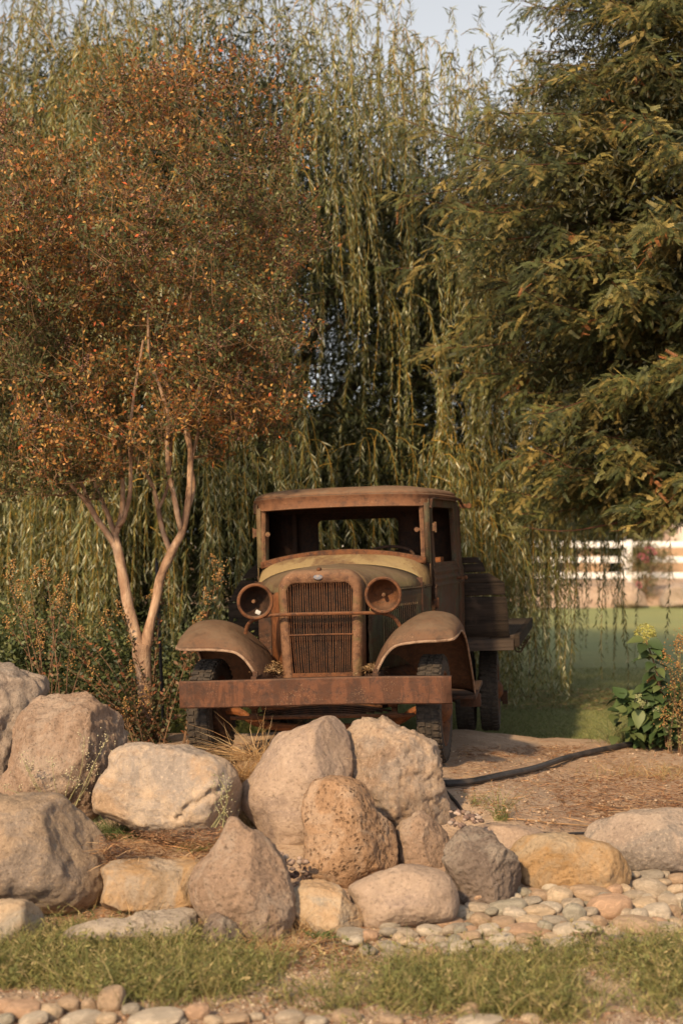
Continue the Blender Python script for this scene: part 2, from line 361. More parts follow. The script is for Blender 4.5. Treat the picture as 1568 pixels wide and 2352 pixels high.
def inside(px, py, poly):
    poly = np.asarray(poly, float); x0, y0 = poly[:, 0], poly[:, 1]; x1, y1 = np.roll(x0, -1), np.roll(y0, -1); c = np.zeros(len(px), bool)
    for a, b, cc, d in zip(x0, y0, x1, y1):
        if b == d: continue
        c ^= ((b > py) != (d > py)) & (px < (cc-a)*(py-b)/(d-b)+a)
    return c

#SECTION truck
truck = empty('pickup_truck', (-.08, 9.55, .35)); truck.rotation_mode = 'YXZ'; truck.rotation_euler = (R(.6), R(-1.8), R(-8))
tag(truck, 'rusty vintage flatbed truck with empty windshield and tall slatted grille', 'truck')
bpy.context.view_layer.update(); TM = truck.matrix_basis.copy()
def part(mb, name, mat, parent=truck, **k): return mb.build(name, M[mat] if isinstance(mat, str) else mat, parent, **k)
def roundrect(x0, x1, z0, z1, rt, rb, n=10):    # closed loop, counter-clockwise, from lower left
    P = []
    for cx, cz, r, a in ((x0+rb, z0+rb, rb, PI), (x1-rb, z0+rb, rb, 1.5*PI), (x1-rt, z1-rt, rt, 0), (x0+rt, z1-rt, rt, .5*PI)):
        P += [(cx+r*math.cos(a+k/(n-1)*PI/2), cz+r*math.sin(a+k/(n-1)*PI/2)) for k in range(n)]
    return np.array(P)
# bumper: a folded steel channel
G = []
prof = [(-.49, .61), (-.555, .612), (-.562, .606), (-.562, .452), (-.555, .446), (-.50, .448)]
for x in np.linspace(-.868, .868, 25):
    G.append([(x, y+.004*math.sin(x*5), z+.004*math.sin(x*3+1)) for y, z in prof])
part(MB().grid(G), 'bumper', 'rust_bumper', solid=.008)
for s in (-1, 1):
    part(MB().box((s*.39, -.35, .60), (.035, .34, .06)).box((s*.385, -.485, .61), (.03, .02, .10)), 'bumper_bracket', 'dark')
# frame rails, cross members, engine, axle, spring
mb = MB()
for s in (-1, 1): mb.box((s*.36, 1.9, .50), (.06, 4.6, .13), bev=.01)
for y in (.0, 1.1, 2.4, 3.6, 4.1): mb.box((0, y, .49), (.7, .06, .09))
part(mb, 'frame', 'dark')
part(MB().box((0, .35, .72), (.34, .62, .36), bev=.04).box((.02, .35, .95), (.16, .58, .12), bev=.02).tube([(.12, .1, .9), (.16, .2, 1.0), (.1, .5, 1.0)], .025).tube([(-.18, .1, .8), (-.22, .3, .78), (-.2, .6, .6)], .03), 'engine', 'dark')
part(MB().tube(curve([(-.72, 0, .36), (-.60, 0, .345), (-.48, 0, .27), (-.2, 0, .232), (.2, 0, .235), (.46, 0, .268), (.58, 0, .335), (.70, 0, .36)], 30), .027, 8), 'axle', 'rust_orange')
mb = MB()
for k in range(6):
    wd = .44-.055*k; mb.grid([[(x, -.15+d, .395-.11*(x/.45)**2*.5-.014*k+.01) for d in (-.028, .028)] for x in np.linspace(-wd, wd, 13)])
part(mb, 'leaf_spring', 'dark', solid=.009)
part(MB().tube([(-.62, -.2, .33), (.60, -.22, .335)], .013).tube([(-.4, -.25, .40), (.35, .1, .36)], .014), 'tie_rod', 'rust')
for s in (-1, 1): part(MB().box((s*.465, -.16, .37), (.035, .06, .12), bev=.012).tube([(s*.49, -.2, .41), (s*.43, -.2, .41)], .024).tube([(s*.49, -.2, .335), (s*.43, -.2, .335)], .022), 'spring_shackle', 'rust')
part(MB().grid([[(x, -.14+.02*math.cos(x*4), z) for x in np.linspace(-.34, .34, 9)] for z in (.60, .52)]), 'front_apron', 'dark', solid=.01)

# wheels
def wheel(x, y, z, s, dual=False, steer=0):
    e = empty('wheel', (x, y, z), (0, 0, steer+(PI/2 if s > 0 else -PI/2))); e.parent = truck
    for dd in ((0, .21) if dual else (0,)):        # axis is local -y, outward
        tp = [(.245, .070), (.262, .078), (.30, .082), (.328, .073), (.343, .056), (.348, .03), (.348, -.03), (.343, -.056), (.328, -.073), (.30, -.082), (.262, -.078), (.245, -.070)]
        mb = MB().lathe([(r, yy+dd) for r, yy in tp], 56)
        for k in range(46):
            a = k*2*PI/46
            for sg in (-1, 1):
                c = (math.cos(a+sg*.03)*.347, sg*.044+dd, math.sin(a+sg*.03)*.347)
                mb.box(c, (.020, .042, .026), rx=0, ry=-a+0, rz=0)
                mb.box((math.cos(a)*.332, sg*.071+dd, math.sin(a)*.332), (.026, .012, .022), ry=-a)
            mb.box((math.cos(a+.05)*.3475, dd, math.sin(a+.05)*.3475), (.014, .03, .03), ry=-a)
        part(mb, 'tyre', 'rubber', e, angle=50)
        part(MB().lathe([(.248, .068+dd), (.236, .066+dd), (.225, .04+dd), (.22, -.03+dd), (.228, -.06+dd), (.236, -.074+dd), (.252, -.068+dd)], 40), 'rim', 'rust', e, solid=.004)
    mb = MB().lathe([(.222, .02), (.18, -.02), (.13, -.035), (.10, -.03), (.085, -.075), (.06, -.10), (.035, -.115), (.0, -.118)], 32)
    for k in range(5):
        a = k*2*PI/5+.3; mb.lathe([(.016, -.03), (.016, -.06), (.0, -.062)], 6, Matrix.Translation((math.cos(a)*.115, 0, math.sin(a)*.115)))
    part(mb, 'hub', 'rust', e)
    part(MB().lathe([(.0, .0), (.165, .005), (.172, .03), (.168, .085), (.13, .10), (.0, .10)], 32), 'brake_drum', 'dark', e)
    return e
for x in (-.79, .715): wheel(x, 0, .35, 1 if x > 0 else -1, steer=R(-3))
for s in (-1, 1): wheel(s*.955, 3.2, .13, s, dual=True)
part(MB().tube([(-.8, 3.2, .14), (.8, 3.2, .14)], .05).lathe([(.0, -.12), (.12, -.09), (.16, 0), (.12, .09), (.0, .12)], 20, Matrix.Translation((0, 3.2, .14))), 'rear_axle', 'dark')
for s in (-1, 1):
    mb = MB()
    for k in range(4): mb.box((s*.52, 3.2, .25+.018*k), (.06, 1.1-.2*k, .012))
    mb.box((s*.52, 2.68, .36), (.05, .05, .22)).box((s*.52, 3.72, .36), (.05, .05, .22))
    part(mb, 'rear_spring', 'dark')
part(MB().box((0, 4.05, -.03), (2.15, .09, .07), bev=.01).box((.55, 4.05, .22), (.05, .06, .5)).box((-.55, 4.05, .22), (.05, .06, .5)).box((1.06, 4.05, -.03), (.05, .12, .12)), 'tow_beam', 'dark')

# fenders
SEC = [
 (-.40, [(.372, .602), (.40, .665), (.45, .745), (.51, .795), (.59, .812), (.69, .820), (.78, .821), (.85, .826), (.880, .832)]),
 (-.34, [(.350, .595), (.382, .685), (.437, .790), (.505, .855), (.59, .885), (.69, .902), (.79, .898), (.868, .875), (.892, .840)]),
 (-.22, [(.330, .585), (.364, .680), (.425, .800), (.510, .890), (.61, .940), (.72, .958), (.82, .945), (.888, .900), (.902, .852)]),
 (-.05, [(.316, .576), (.350, .672), (.413, .785), (.511, .897), (.622, .968), (.732, .990), (.839, .972), (.899, .915), (.907, .862)]),
 (.15, [(.330, .60), (.37, .70), (.43, .80), (.525, .895), (.635, .955), (.745, .972), (.850, .945), (.905, .885), (.914, .830)]),
 (.35, [(.40, .60), (.43, .68), (.48, .76), (.56, .83), (.66, .875), (.76, .885), (.860, .860), (.912, .805), (.922, .755)]),
 (.52, [(.46, .52), (.49, .58), (.53, .64), (.60, .69), (.68, .725), (.77, .730), (.865, .712), (.918, .665), (.930, .625)]),
 (.68, [(.54, .44), (.56, .48), (.60, .52), (.65, .545), (.72, .56), (.79, .562), (.870, .548), (.924, .515), (.938, .48)]),
 (.85, [(.62, .33), (.63, .35), (.66, .37), (.70, .385), (.75, .39), (.81, .39), (.875, .382), (.928, .36), (.942, .335)])]
def fender(s, dz, kx):
    e = empty('fender'); e.parent = truck
    S = np.array([[(x*kx*s, y, z+dz*min(1, max(0, (z-.58)/.25))) for x, z in pts] for y, pts in SEC])
    a = np.stack([curve(S[:, j], 36) for j in range(S.shape[1])], 1)
    b = np.stack([curve(a[i], 33) for i in range(len(a))], 0)
    V = b.reshape(-1, 3); nz = fbm(V, 6, 3, 3)*.004; V = V + np.c_[nz*0, nz, nz]
    part(MB().grid(V.reshape(b.shape)), 'fender_skin', 'rust_fender', e, solid=.007)
    part(MB().tube(b[0], .009, 8).tube(b[:, -1], .008, 8), 'fender_bead', 'rust_edge', e)
    # inner skirt between the fender and the frame
    part(MB().grid([[(s*x, y, z) for x, y, z in ((.33, -.1, z), (.38, .3, z), (.50, .62, z), (.60, .9, z))] for z in (.60, .45)]), 'inner_skirt', 'dark', e, solid=.006)
fender(1, 0, 1); fender(-1, -.022, 1.045)
for s in (-1, 1):
    part(MB().grid([[(s*(.33+.04*u+.27*(v if v > 0 else 0)), -.12+v*1.0, .60-.06*u-.0*v) for u in (0, 1)] for v in np.linspace(0, 1, 6)]), 'splash_apron', 'rust', solid=.006)
    part(MB().box((s*.83, 1.3, .335), (.25, 1.1, .03), bev=.01).box((s*.90, 1.0, .29), (.15, .06, .10), bev=.012), 'running_board', 'dark')

# grille shell
def loop(hw, z0, z1, rt, taper, n=12):
    P = roundrect(-hw, hw, z0, z1, rt, .01, n); k = (P[:, 1]-z0)/(z1-z0)
    P[:, 0] *= 1-taper*np.clip(1-k/.55, 0, 1)**1.3
    up = np.clip((P[:, 1]-(z1-.16))/.16, 0, 1); P[:, 1] += up*.018*(1-(P[:, 0]/hw)**2); return P
rings = []
for hw, z0, z1, rt, tp, y in ((.219, .565, 1.196, .055, .10, -.168), (.219, .563, 1.198, .055, .10, -.190), (.226, .56, 1.206, .060, .10, -.197), (.245, .555, 1.232, .08, .09, -.203), (.265, .55, 1.255, .10, .08, -.196), (.278, .548, 1.270, .115, .07, -.178), (.285, .546, 1.278, .122, .06, -.145), (.288, .546, 1.281, .125, .05, -.09), (.286, .546, 1.278, .125, .05, -.04)):
    P = loop(hw, z0, z1, rt, tp); rings.append(np.c_[P[:, 0], np.full(len(P), y), P[:, 1]])
shell = part(MB().grid(rings, closed=True), 'grille_shell', 'rust_shell', angle=60)
part(MB().lathe([(.0, -.012), (.022, -.010), (.028, -.004), (.029, .004)], 24, Matrix.Translation((-.005, -.204, 1.243)) @ Matrix.Diagonal((1.15, 1, .62, 1))), 'emblem', 'emblem', shell)
part(MB().lathe([(.0, -.03), (.012, -.025), (.018, 0), (.010, .03), (0, .03)], 12, Matrix.Translation((-.005, -.15, 1.295)) @ Matrix.Diagonal((1, 1, .8, 1))), 'radiator_cap', 'rust', shell)
mb = MB()
for k in range(27):
    x = -.208 + .416*k/26; kk = abs(x)/.219; top = 1.196-.055*(1-math.sqrt(max(0, 1-max(0, (abs(x)-.164)/.055)**2)))+.014*(1-kk*kk)
    tp = 1-.10; P = [(x*tp, -.183, .565), (x*.96, -.188, .72), (x, -.19, .95), (x, -.188, top)]
    P = curve(P, 9); P[:, 0] += .0025*np.sin(P[:, 2]*9+k*1.7)*(rng.random()*1.2); mb.tube(P, .0027, 5)
mb.tube([(-.212, -.196, .866), (-.07, -.198, .868), (.07, -.198, .868), (.212, -.196, .866)], .0052, 6)
mb.box((0, -.18, .590), (.40, .012, .050))
part(mb, 'grille_bars', 'rust')
part(MB().box((0, -.10, .88), (.44, .06, .64), bev=.02), 'radiator_core', M['core'])

# hood and cowl: cross sections along y
def arch(y, w0, T, S, B, n=31, p=2.6, sc=1.):
    A = np.linspace(PI, 0, n); c, s_ = np.cos(A), np.sin(A)
    x = w0*np.sign(c)*np.abs(c)**(2/p); z = S + (T-S)*np.abs(s_)**(2/p)
    return np.c_[x*sc, np.full(n, y), z]
hs_ = []
for y, w0, T, S, p in ((-.045, .293, 1.292, 1.13, 2.7), (.0, .300, 1.297, 1.13, 2.7), (.2, .36, 1.303, 1.13, 2.5), (.4, .43, 1.306, 1.13, 2.4), (.6, .515, 1.307, 1.13, 2.3), (.78, .605, 1.306, 1.13, 2.25)):
    hs_.append(arch(y, w0, T, S, 0, 41, p))
hs_ = np.array(hs_); cr = np.exp(-(hs_[..., 0]/.012)**2)*.006; hs_[..., 2] += cr+fbm(hs_.reshape(-1, 3), 4, 2, 8).reshape(cr.shape)*.004
# the left-hand front corner of the hood is sprung open
msk = np.clip(-hs_[..., 0]/.3, 0, 1)*np.clip(1-(hs_[..., 1]+.05)/.4, 0, 1); hs_[..., 2] -= .03*msk*(1-np.clip((hs_[..., 2]-1.2)/.1, 0, 1)); hs_[..., 1] += .05*msk
part(MB().grid(hs_), 'hood', 'hood', solid=.006)
hg = []
for u in np.linspace(0, 1, 14):
    y = -.03+.82*u; w0 = .293+.312*u**1.05
    hg.append([(w0+(0.006 if k % 2 else 0), y, z) for k, z in enumerate(np.linspace(1.125, .60, 10))])
hp = part(MB().grid(hg), 'hood_side', 'green', solid=.006)
mb = MB()
for k in range(18):
    u = .25+.6*k/17; mb.box((.293+.312*u+.004, -.03+.82*u, .88), (.012, .010, .30), rz=R(-21), bev=.003)
part(mb, 'louvres', 'green', hp)
part(MB().tube([(.297+.31*u, -.03+.82*u, 1.13) for u in np.linspace(0, 1, 8)], .008, 6), 'hood_moulding', 'green', hp)
# opened side of the engine bay: remains of the side panel
part(MB().grid([[(-.30-.27*u, .05+.7*u, z+.02*math.sin(u*8)) for u in np.linspace(0, .55, 7)] for z in np.linspace(1.12, .60, 8)]), 'hood_side', 'rust_orange', solid=.006)
part(MB().grid([[(x, .74, z) for x in np.linspace(-.6, .6, 9)] for z in np.linspace(.5, 1.2, 7)]), 'firewall', 'dark', solid=.01)
cs = []
for y, w0, T, S, p in ((.785, .600, 1.302, 1.13, 2.25), (.80, .606, 1.312, 1.13, 2.3), (.86, .618, 1.345, 1.13, 2.6), (.93, .628, 1.372, 1.13, 3.0), (1.0, .636, 1.388, 1.13, 3.6)):
    cs.append(arch(y, w0, T, S, 0, 41, p))
cs = np.array(cs)
for i in range(len(cs)):                       # flatten towards the windshield base: corners at 1.31
    k = i/(len(cs)-1); x = cs[i][:, 0]; tgt = 1.392-.075*(np.abs(x)/.62)**2; m = cs[i][:, 2] > 1.15
    cs[i][m, 2] = np.minimum(cs[i][m, 2], (1-k)*9+k*tgt[m]) if k == 1 else cs[i][m, 2]
cowl = part(MB().grid(cs), 'cowl', 'yellow', solid=.006)
mb = MB()
for s in (-1, 1):
    mb.grid([[(s*(.600+.036*v+.0*u), .785+.235*v, z) for v in np.linspace(0, 1, 5)] for z in np.linspace(1.135, .42, 8)])
    part(mb, 'cowl_side', 'green', cowl, solid=.006); mb = MB()
    part(MB().tube([(s*.612, .80, 1.135), (s*.640, 1.02, 1.135)], .009, 6), 'cowl_moulding', 'green', cowl)

# cab
def xs_(y): return .640+.165*np.clip((y-1.0)/1.2, 0, 1)**.85
# windshield frame
def wsz(x): return 1.392-.078*(abs(x)/.62)**2
ws = empty('windshield_frame'); ws.parent = truck
part(MB().grid([[(x, .962+(.0 if k in (0, 3) else -.012), wsz(x)+d) for k, d in enumerate((-.022, -.020, .020, .022))] for x in np.linspace(-.612, .612, 25)]), 'bottom_rail', 'rust', ws, solid=.012)
for s in (-1, 1):
    part(MB().tube([(s*.592, .965, 1.335), (s*.590, .975, 1.55), (s*.585, .985, 1.73)], .017, 6), 'stile', 'rust_shell', ws)
    part(MB().tube([(s*.56, .955, 1.545), (s*.56, 1.01, 1.545)], .006).lathe([(.0, -.01), (.018, -.008), (.018, .004), (0, .006)], 10, Matrix.Translation((s*.553, .95, 1.545))).box((s*.575, .99, 1.545), (.03, .012, .022)), 'windshield_clamp', 'rust_shell', ws)
# visor band and roof
def plan(n=72):   # closed plan outline of the roof, starting at front centre going to +x
    out = []
    for k in range(n):
        a = 2*PI*k/n; c, s_ = math.sin(a), -math.cos(a); p = 5.5
        q = (abs(c)**p+abs(s_)**p)**(-1/p); u, v = c*q, s_*q       # unit superellipse, front v=-1
        y = 1.56+.67*v; hw = .655+.165*(y-.89)/1.34; out.append((u*hw, y-.025*(1-u*u)*(v < 0)))
    return np.array(out)
PL = plan()
def ring(sc, z, dy=0, dx=0): return np.c_[PL[:, 0]*sc, 1.56+(PL[:, 1]-1.56)*sc+dy, np.full(len(PL), z)]
rf = [ring(math.sin(t)**.62 if t > 0 else 0.001, 1.802+.082*math.cos(t)**.8) for t in np.linspace(.02, PI/2, 14)]
rf = np.array(rf); rf[..., 2] += fbm(rf.reshape(-1, 3), 3, 3, 21).reshape(rf.shape[:2])*.004
roof = part(MB().grid(rf, closed=True), 'roof', 'rust_visor', angle=60, solid=.008)
bl = []
for z, off in ((1.806, 0), (1.80, .012), (1.792, .010), (1.785, .004), (1.75, .004), (1.722, .006), (1.716, .012), (1.712, .004)):
    r = np.c_[PL, np.full(len(PL), z)]; d = unit(np.c_[PL[:, 0], PL[:, 1]-1.56, 0*PL[:, 0]]); r = r+d*off
    if z < 1.78: r[:, 2] += np.clip((r[:, 1]-.95)/.15, 0, 1)*(1.775-z)*.9
    r[:, 2] += 0.014*(1-(r[:, 0]/.66)**2)*(r[:, 1] < 1.0); bl.append(r)
part(MB().grid(bl, closed=True), 'visor', 'rust_visor', roof, solid=.008, angle=50)
for s in (-1, 1):
    part(MB().tube([(s*(xs_(y)+.014), y, z) for y, z in ((1.0, 1.70), (1.03, 1.765), (1.2, 1.785), (1.6, 1.79), (2.1, 1.785), (2.2, 1.75))], .011, 6), 'drip_rail', 'dark', roof)
# A posts, sides and doors
for s in (-1, 1):
    part(MB().grid([[(s*(.640+.004*v), .985+.075*v, z) for v in (0, .5, 1)] for z in (1.13, 1.3, 1.5, 1.77)]).grid([[(s*(.606+.034*v), .972+.013*v, z) for v in (0, 1)] for z in (1.30, 1.5, 1.74)]), 'windshield_post', 'green' if s > 0 else 'hood', solid=.008)
    dr = empty('door'); dr.parent = truck; y0, y1 = 1.068, 1.985
    zz = [.46, .6, .8, 1.0, 1.10, 1.118, 1.125, 1.132, 1.15, 1.168, 1.175, 1.182, 1.20, 1.218, 1.225, 1.232, 1.25, 1.272]
    def prof(z): return .012*max(math.exp(-((z-c)/.010)**2) for c in (1.125, 1.175, 1.225)) + .018*math.exp(-((z-1.0)/.25)**2)-.008
    part(MB().grid([[(s*(xs_(y)+prof(z)), y, z) for y in np.linspace(y0, y1, 12)] for z in zz]), 'door_panel', 'door', dr, solid=.007)
    ow = roundrect(y0, y1, 1.272, 1.768, .05, .005, 8); iw = roundrect(y0+.055, y1-.065, 1.292, 1.715, .05, .02, 8)
    f = lambda P, off: np.array([(s*(xs_(y)+off-.03*(z-1.27)), y, z) for y, z in P])
    part(MB().grid([f(ow, -.008), f(ow, .004), f(iw, .004), f(iw, -.03)], closed=True), 'window_frame', 'door', dr, solid=.006)
    part(MB().tube([(s*(xs_(1.9)+.01), 1.90, 1.16), (s*(xs_(1.9)+.055), 1.90, 1.16)], .012).tube([(s*(xs_(1.9)+.055), 1.93, 1.16), (s*(xs_(1.9)+.06), 1.83, 1.158)], .012).lathe([(0, -.02), (.016, -.012), (.018, .0), (.010, .01)], 12, Matrix.Translation((s*(xs_(1.9)+.075), 1.9, 1.16)) @ Matrix.Rotation(s*PI/2, 4, 'Z')), 'door_handle', 'rust', dr)
    for z in (1.56, 1.0):
        part(MB().box((s*.668, 1.062, z), (.03, .035, .06), bev=.006).tube([(s*.682, 1.06, z-.038), (s*.682, 1.06, z+.038)], .009), 'door_hinge', 'rust_shell' if z > 1.2 else 'rust', dr)
    zz2 = [.46, .8, 1.10, 1.118, 1.125, 1.132, 1.168, 1.175, 1.182, 1.218, 1.225, 1.232, 1.272, 1.5, 1.77]
    part(MB().grid([[(s*(xs_(y)+prof(z)-.03*max(0, z-1.27)), y, z) for y in (1.992, 2.07, 2.14, 2.185, 2.21)] for z in zz2]), 'quarter_panel', 'door', solid=.008)
    part(MB().box((s*.83, 2.23, 1.735), (.07, .03, .035), bev=.006).lathe([(0, -.03), (.02, -.03), (.024, -.02), (.018, .02), (0, .02)], 10, Matrix.Translation((s*.875, 2.23, 1.735))), 'roof_bracket', 'rust')
# back wall with window
n = 10; ow = roundrect(-.80, .80, .46, 1.79, .10, .01, n); iw = roundrect(-.372, .302, 1.385, 1.660, .045, .03, n)
mid = iw*.0 + np.array([(np.clip(p[0], -.5, .42), np.clip(p[1], 1.30, 1.72)) for p in ow]); mid = roundrect(-.46, .40, 1.32, 1.72, .08, .05, n)
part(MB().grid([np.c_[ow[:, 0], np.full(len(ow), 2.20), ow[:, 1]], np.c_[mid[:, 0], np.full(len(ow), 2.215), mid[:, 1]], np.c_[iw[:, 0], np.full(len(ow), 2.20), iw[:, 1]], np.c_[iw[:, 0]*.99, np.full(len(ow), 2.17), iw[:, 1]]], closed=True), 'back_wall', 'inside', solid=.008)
mb = MB()
for x in (-.56, .5): mb.box((x, 2.16, 1.5), (.035, .03, .55))
mb.box((0, 2.15, 1.74), (1.5, .05, .05))
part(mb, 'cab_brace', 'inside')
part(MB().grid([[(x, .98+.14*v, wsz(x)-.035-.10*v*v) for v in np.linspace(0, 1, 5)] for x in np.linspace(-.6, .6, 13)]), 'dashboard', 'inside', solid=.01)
part(MB().box((0, 1.95, .86), (1.3, .42, .12), bev=.04).box((0, 2.10, 1.06), (1.3, .12, .44), bev=.05, rx=R(-8)), 'seat', 'dark')
part(MB().box((.66, 1.62, 1.31), (.05, .34, .045), bev=.006).lathe([(0, -.01), (.014, -.008), (.014, .01)], 10, Matrix.Translation((.63, 1.5, 1.312))), 'door_latch_rail', 'rust_orange')
part(MB().box((0, 1.6, .50), (1.3, 1.2, .03)), 'cab_floor', 'dark')
a = np.linspace(0, 2*PI, 41); c0 = np.array([.30, 1.27, 1.345]); u = np.array([1, 0, 0]); v = np.array([0, .80, .36]); v = v/np.linalg.norm(v)
mb = MB().tube([c0+.195*(math.cos(t)*u+math.sin(t)*v) for t in a], .012, 8, caps=False)
for t in (PI/2, PI/2+2.1, PI/2-2.1): mb.tube([c0, c0+.19*(math.cos(t)*u+math.sin(t)*v)], .008, 6)
mb.tube([c0, c0+np.array([0, -.45, -.75])], .016)
part(mb, 'steering_wheel', 'dark')

# headlights
def lamp(c, yaw, pit, mat_in, label=None):
    Mx = Matrix.Translation(c) @ Matrix.Rotation(yaw, 4, 'Z') @ Matrix.Rotation(pit, 4, 'X')
    e = empty('headlight'); e.parent = truck
    part(MB().lathe([(.0, .135), (.035, .13), (.068, .105), (.092, .065), (.105, .02), (.112, -.012), (.118, -.02), (.118, -.042), (.110, -.052), (.103, -.052), (.099, -.044), (.098, -.02)], 48, Mx), 'bucket', 'rust_fender', e, angle=60)
    part(MB().lathe([(.098, -.02), (.093, .01), (.080, .045), (.06, .075), (.03, .095), (.0, .10)], 40, Mx), 'reflector', mat_in, e)
    part(MB().lathe([(.099, -.050), (.104, -.058), (.113, -.060), (.120, -.052), (.121, -.036), (.118, -.03)], 48, Mx), 'rim', 'rust', e)
    p = Mx @ Vector((.0, .045, -.005))
    part(MB().lathe([(0, -.03), (.012, -.026), (.014, -.01), (.011, .05)], 12, Matrix.Translation(p)), 'bulb_socket', 'rust_shell', e)
    part(MB().tube([Mx @ Vector((0, .03, -.10)), Mx @ Vector((0, .03, -.135))], .022, 10), 'lamp_mount', 'rust', e)
    if mat_in == 'inside':
        q = Mx @ Vector((.02, .0, -.075)); part(MB().box(tuple(q), (.035, .02, .025), ry=.5, rx=.4, bev=.006), 'glass_shard', M['shard'], e)
t = NT('broken_glass'); M['shard'] = t.end((.55, .55, .53), .3)
lamp((-.425, -.24, 1.10), R(17), R(3), 'inside'); lamp((.427, -.24, 1.12), R(3), R(2), 'rust')
part(MB().tube(curve([(-.44, -.24, .985), (-.30, -.25, 1.004), (0, -.262, 1.007), (.30, -.25, 1.004), (.44, -.24, .998)], 24), .0115, 8)
     .tube(curve([(.41, -.24, 1.0), (.46, -.22, .985), (.50, -.2, .95), (.525, -.18, .90)], 10), .013, 8)
     .tube(curve([(-.42, -.24, .985), (-.46, -.22, .965), (-.49, -.2, .93), (-.505, -.18, .885)], 10), .013, 8), 'headlight_bar', 'rust')
part(MB().tube(curve([(.35, -.19, 1.06), (.33, -.2, 1.02), (.37, -.22, 1.0), (.42, -.24, 1.01)], 12), .0025, 5), 'lamp_wire', 'yellow')

# bed with curved headboard, sitting slightly askew
bed = empty('flatbed', (-.02, 2.42, 0), (0, 0, R(-2.0))); bed.parent = truck
def plank(z0, z1, xl0, xr0, xl1, xr1, name='headboard_plank'):
    G = [[(x, y, z0+(z1-z0)*v + .004*math.sin(x*9+z0*30)*(1 if v in (0, 1) else 0)) for x in np.linspace(xl0+(xl1-xl0)*v, xr0+(xr1-xr0)*v, 20)] for v in np.linspace(0, 1, 6) for y in (0,)]
    part(MB().grid(G), name, 'wood_dark', bed, solid=.038)
plank(.655, .985, -1.19, 1.185, -1.18, 1.17); plank(.992, 1.10, -1.18, 1.165, -1.12, 1.155)
plank(1.10, 1.18, -1.12, 1.15, -1.06, 1.03); plank(1.187, 1.26, -1.06, 1.01, -1.00, .985); plank(1.26, 1.31, -1.0, .985, -.93, .94)
mb = MB()
for k in range(12): mb.box((-1.13+k*.2055, 1.25, .645), (.197, 2.5, .035), bev=.004)
part(mb, 'bed_deck', 'wood_bed', bed)
part(MB().box((0, -.01, .585), (2.44, .07, .09), bev=.008).box((0, .9, .585), (2.40, .07, .08)).box((0, 1.8, .585), (2.40, .07, .08)), 'bed_cross_sill', 'wood_bed', bed)
for s in (-1, 1):
    part(MB().box((s*1.245, 1.25, .615), (.045, 2.56, .10), bev=.008), 'side_rail', 'wood_dark', bed)
    for k in range(5):
        a = np.linspace(-PI*.1, PI*1.25, 12); c = np.array([s*1.25, .12+.34*k, .545])
        part(MB().tube([c+np.array([0.0+.032*math.cos(t)*s, 0, -.032*math.sin(t)]) for t in a], .006, 6), 'rope_hook', 'dark', bed)
    part(MB().box((s*.9, .15, .56), (.05, .3, .05)), 'bed_bracket', 'dark', bed)
bpy.context.view_layer.update()

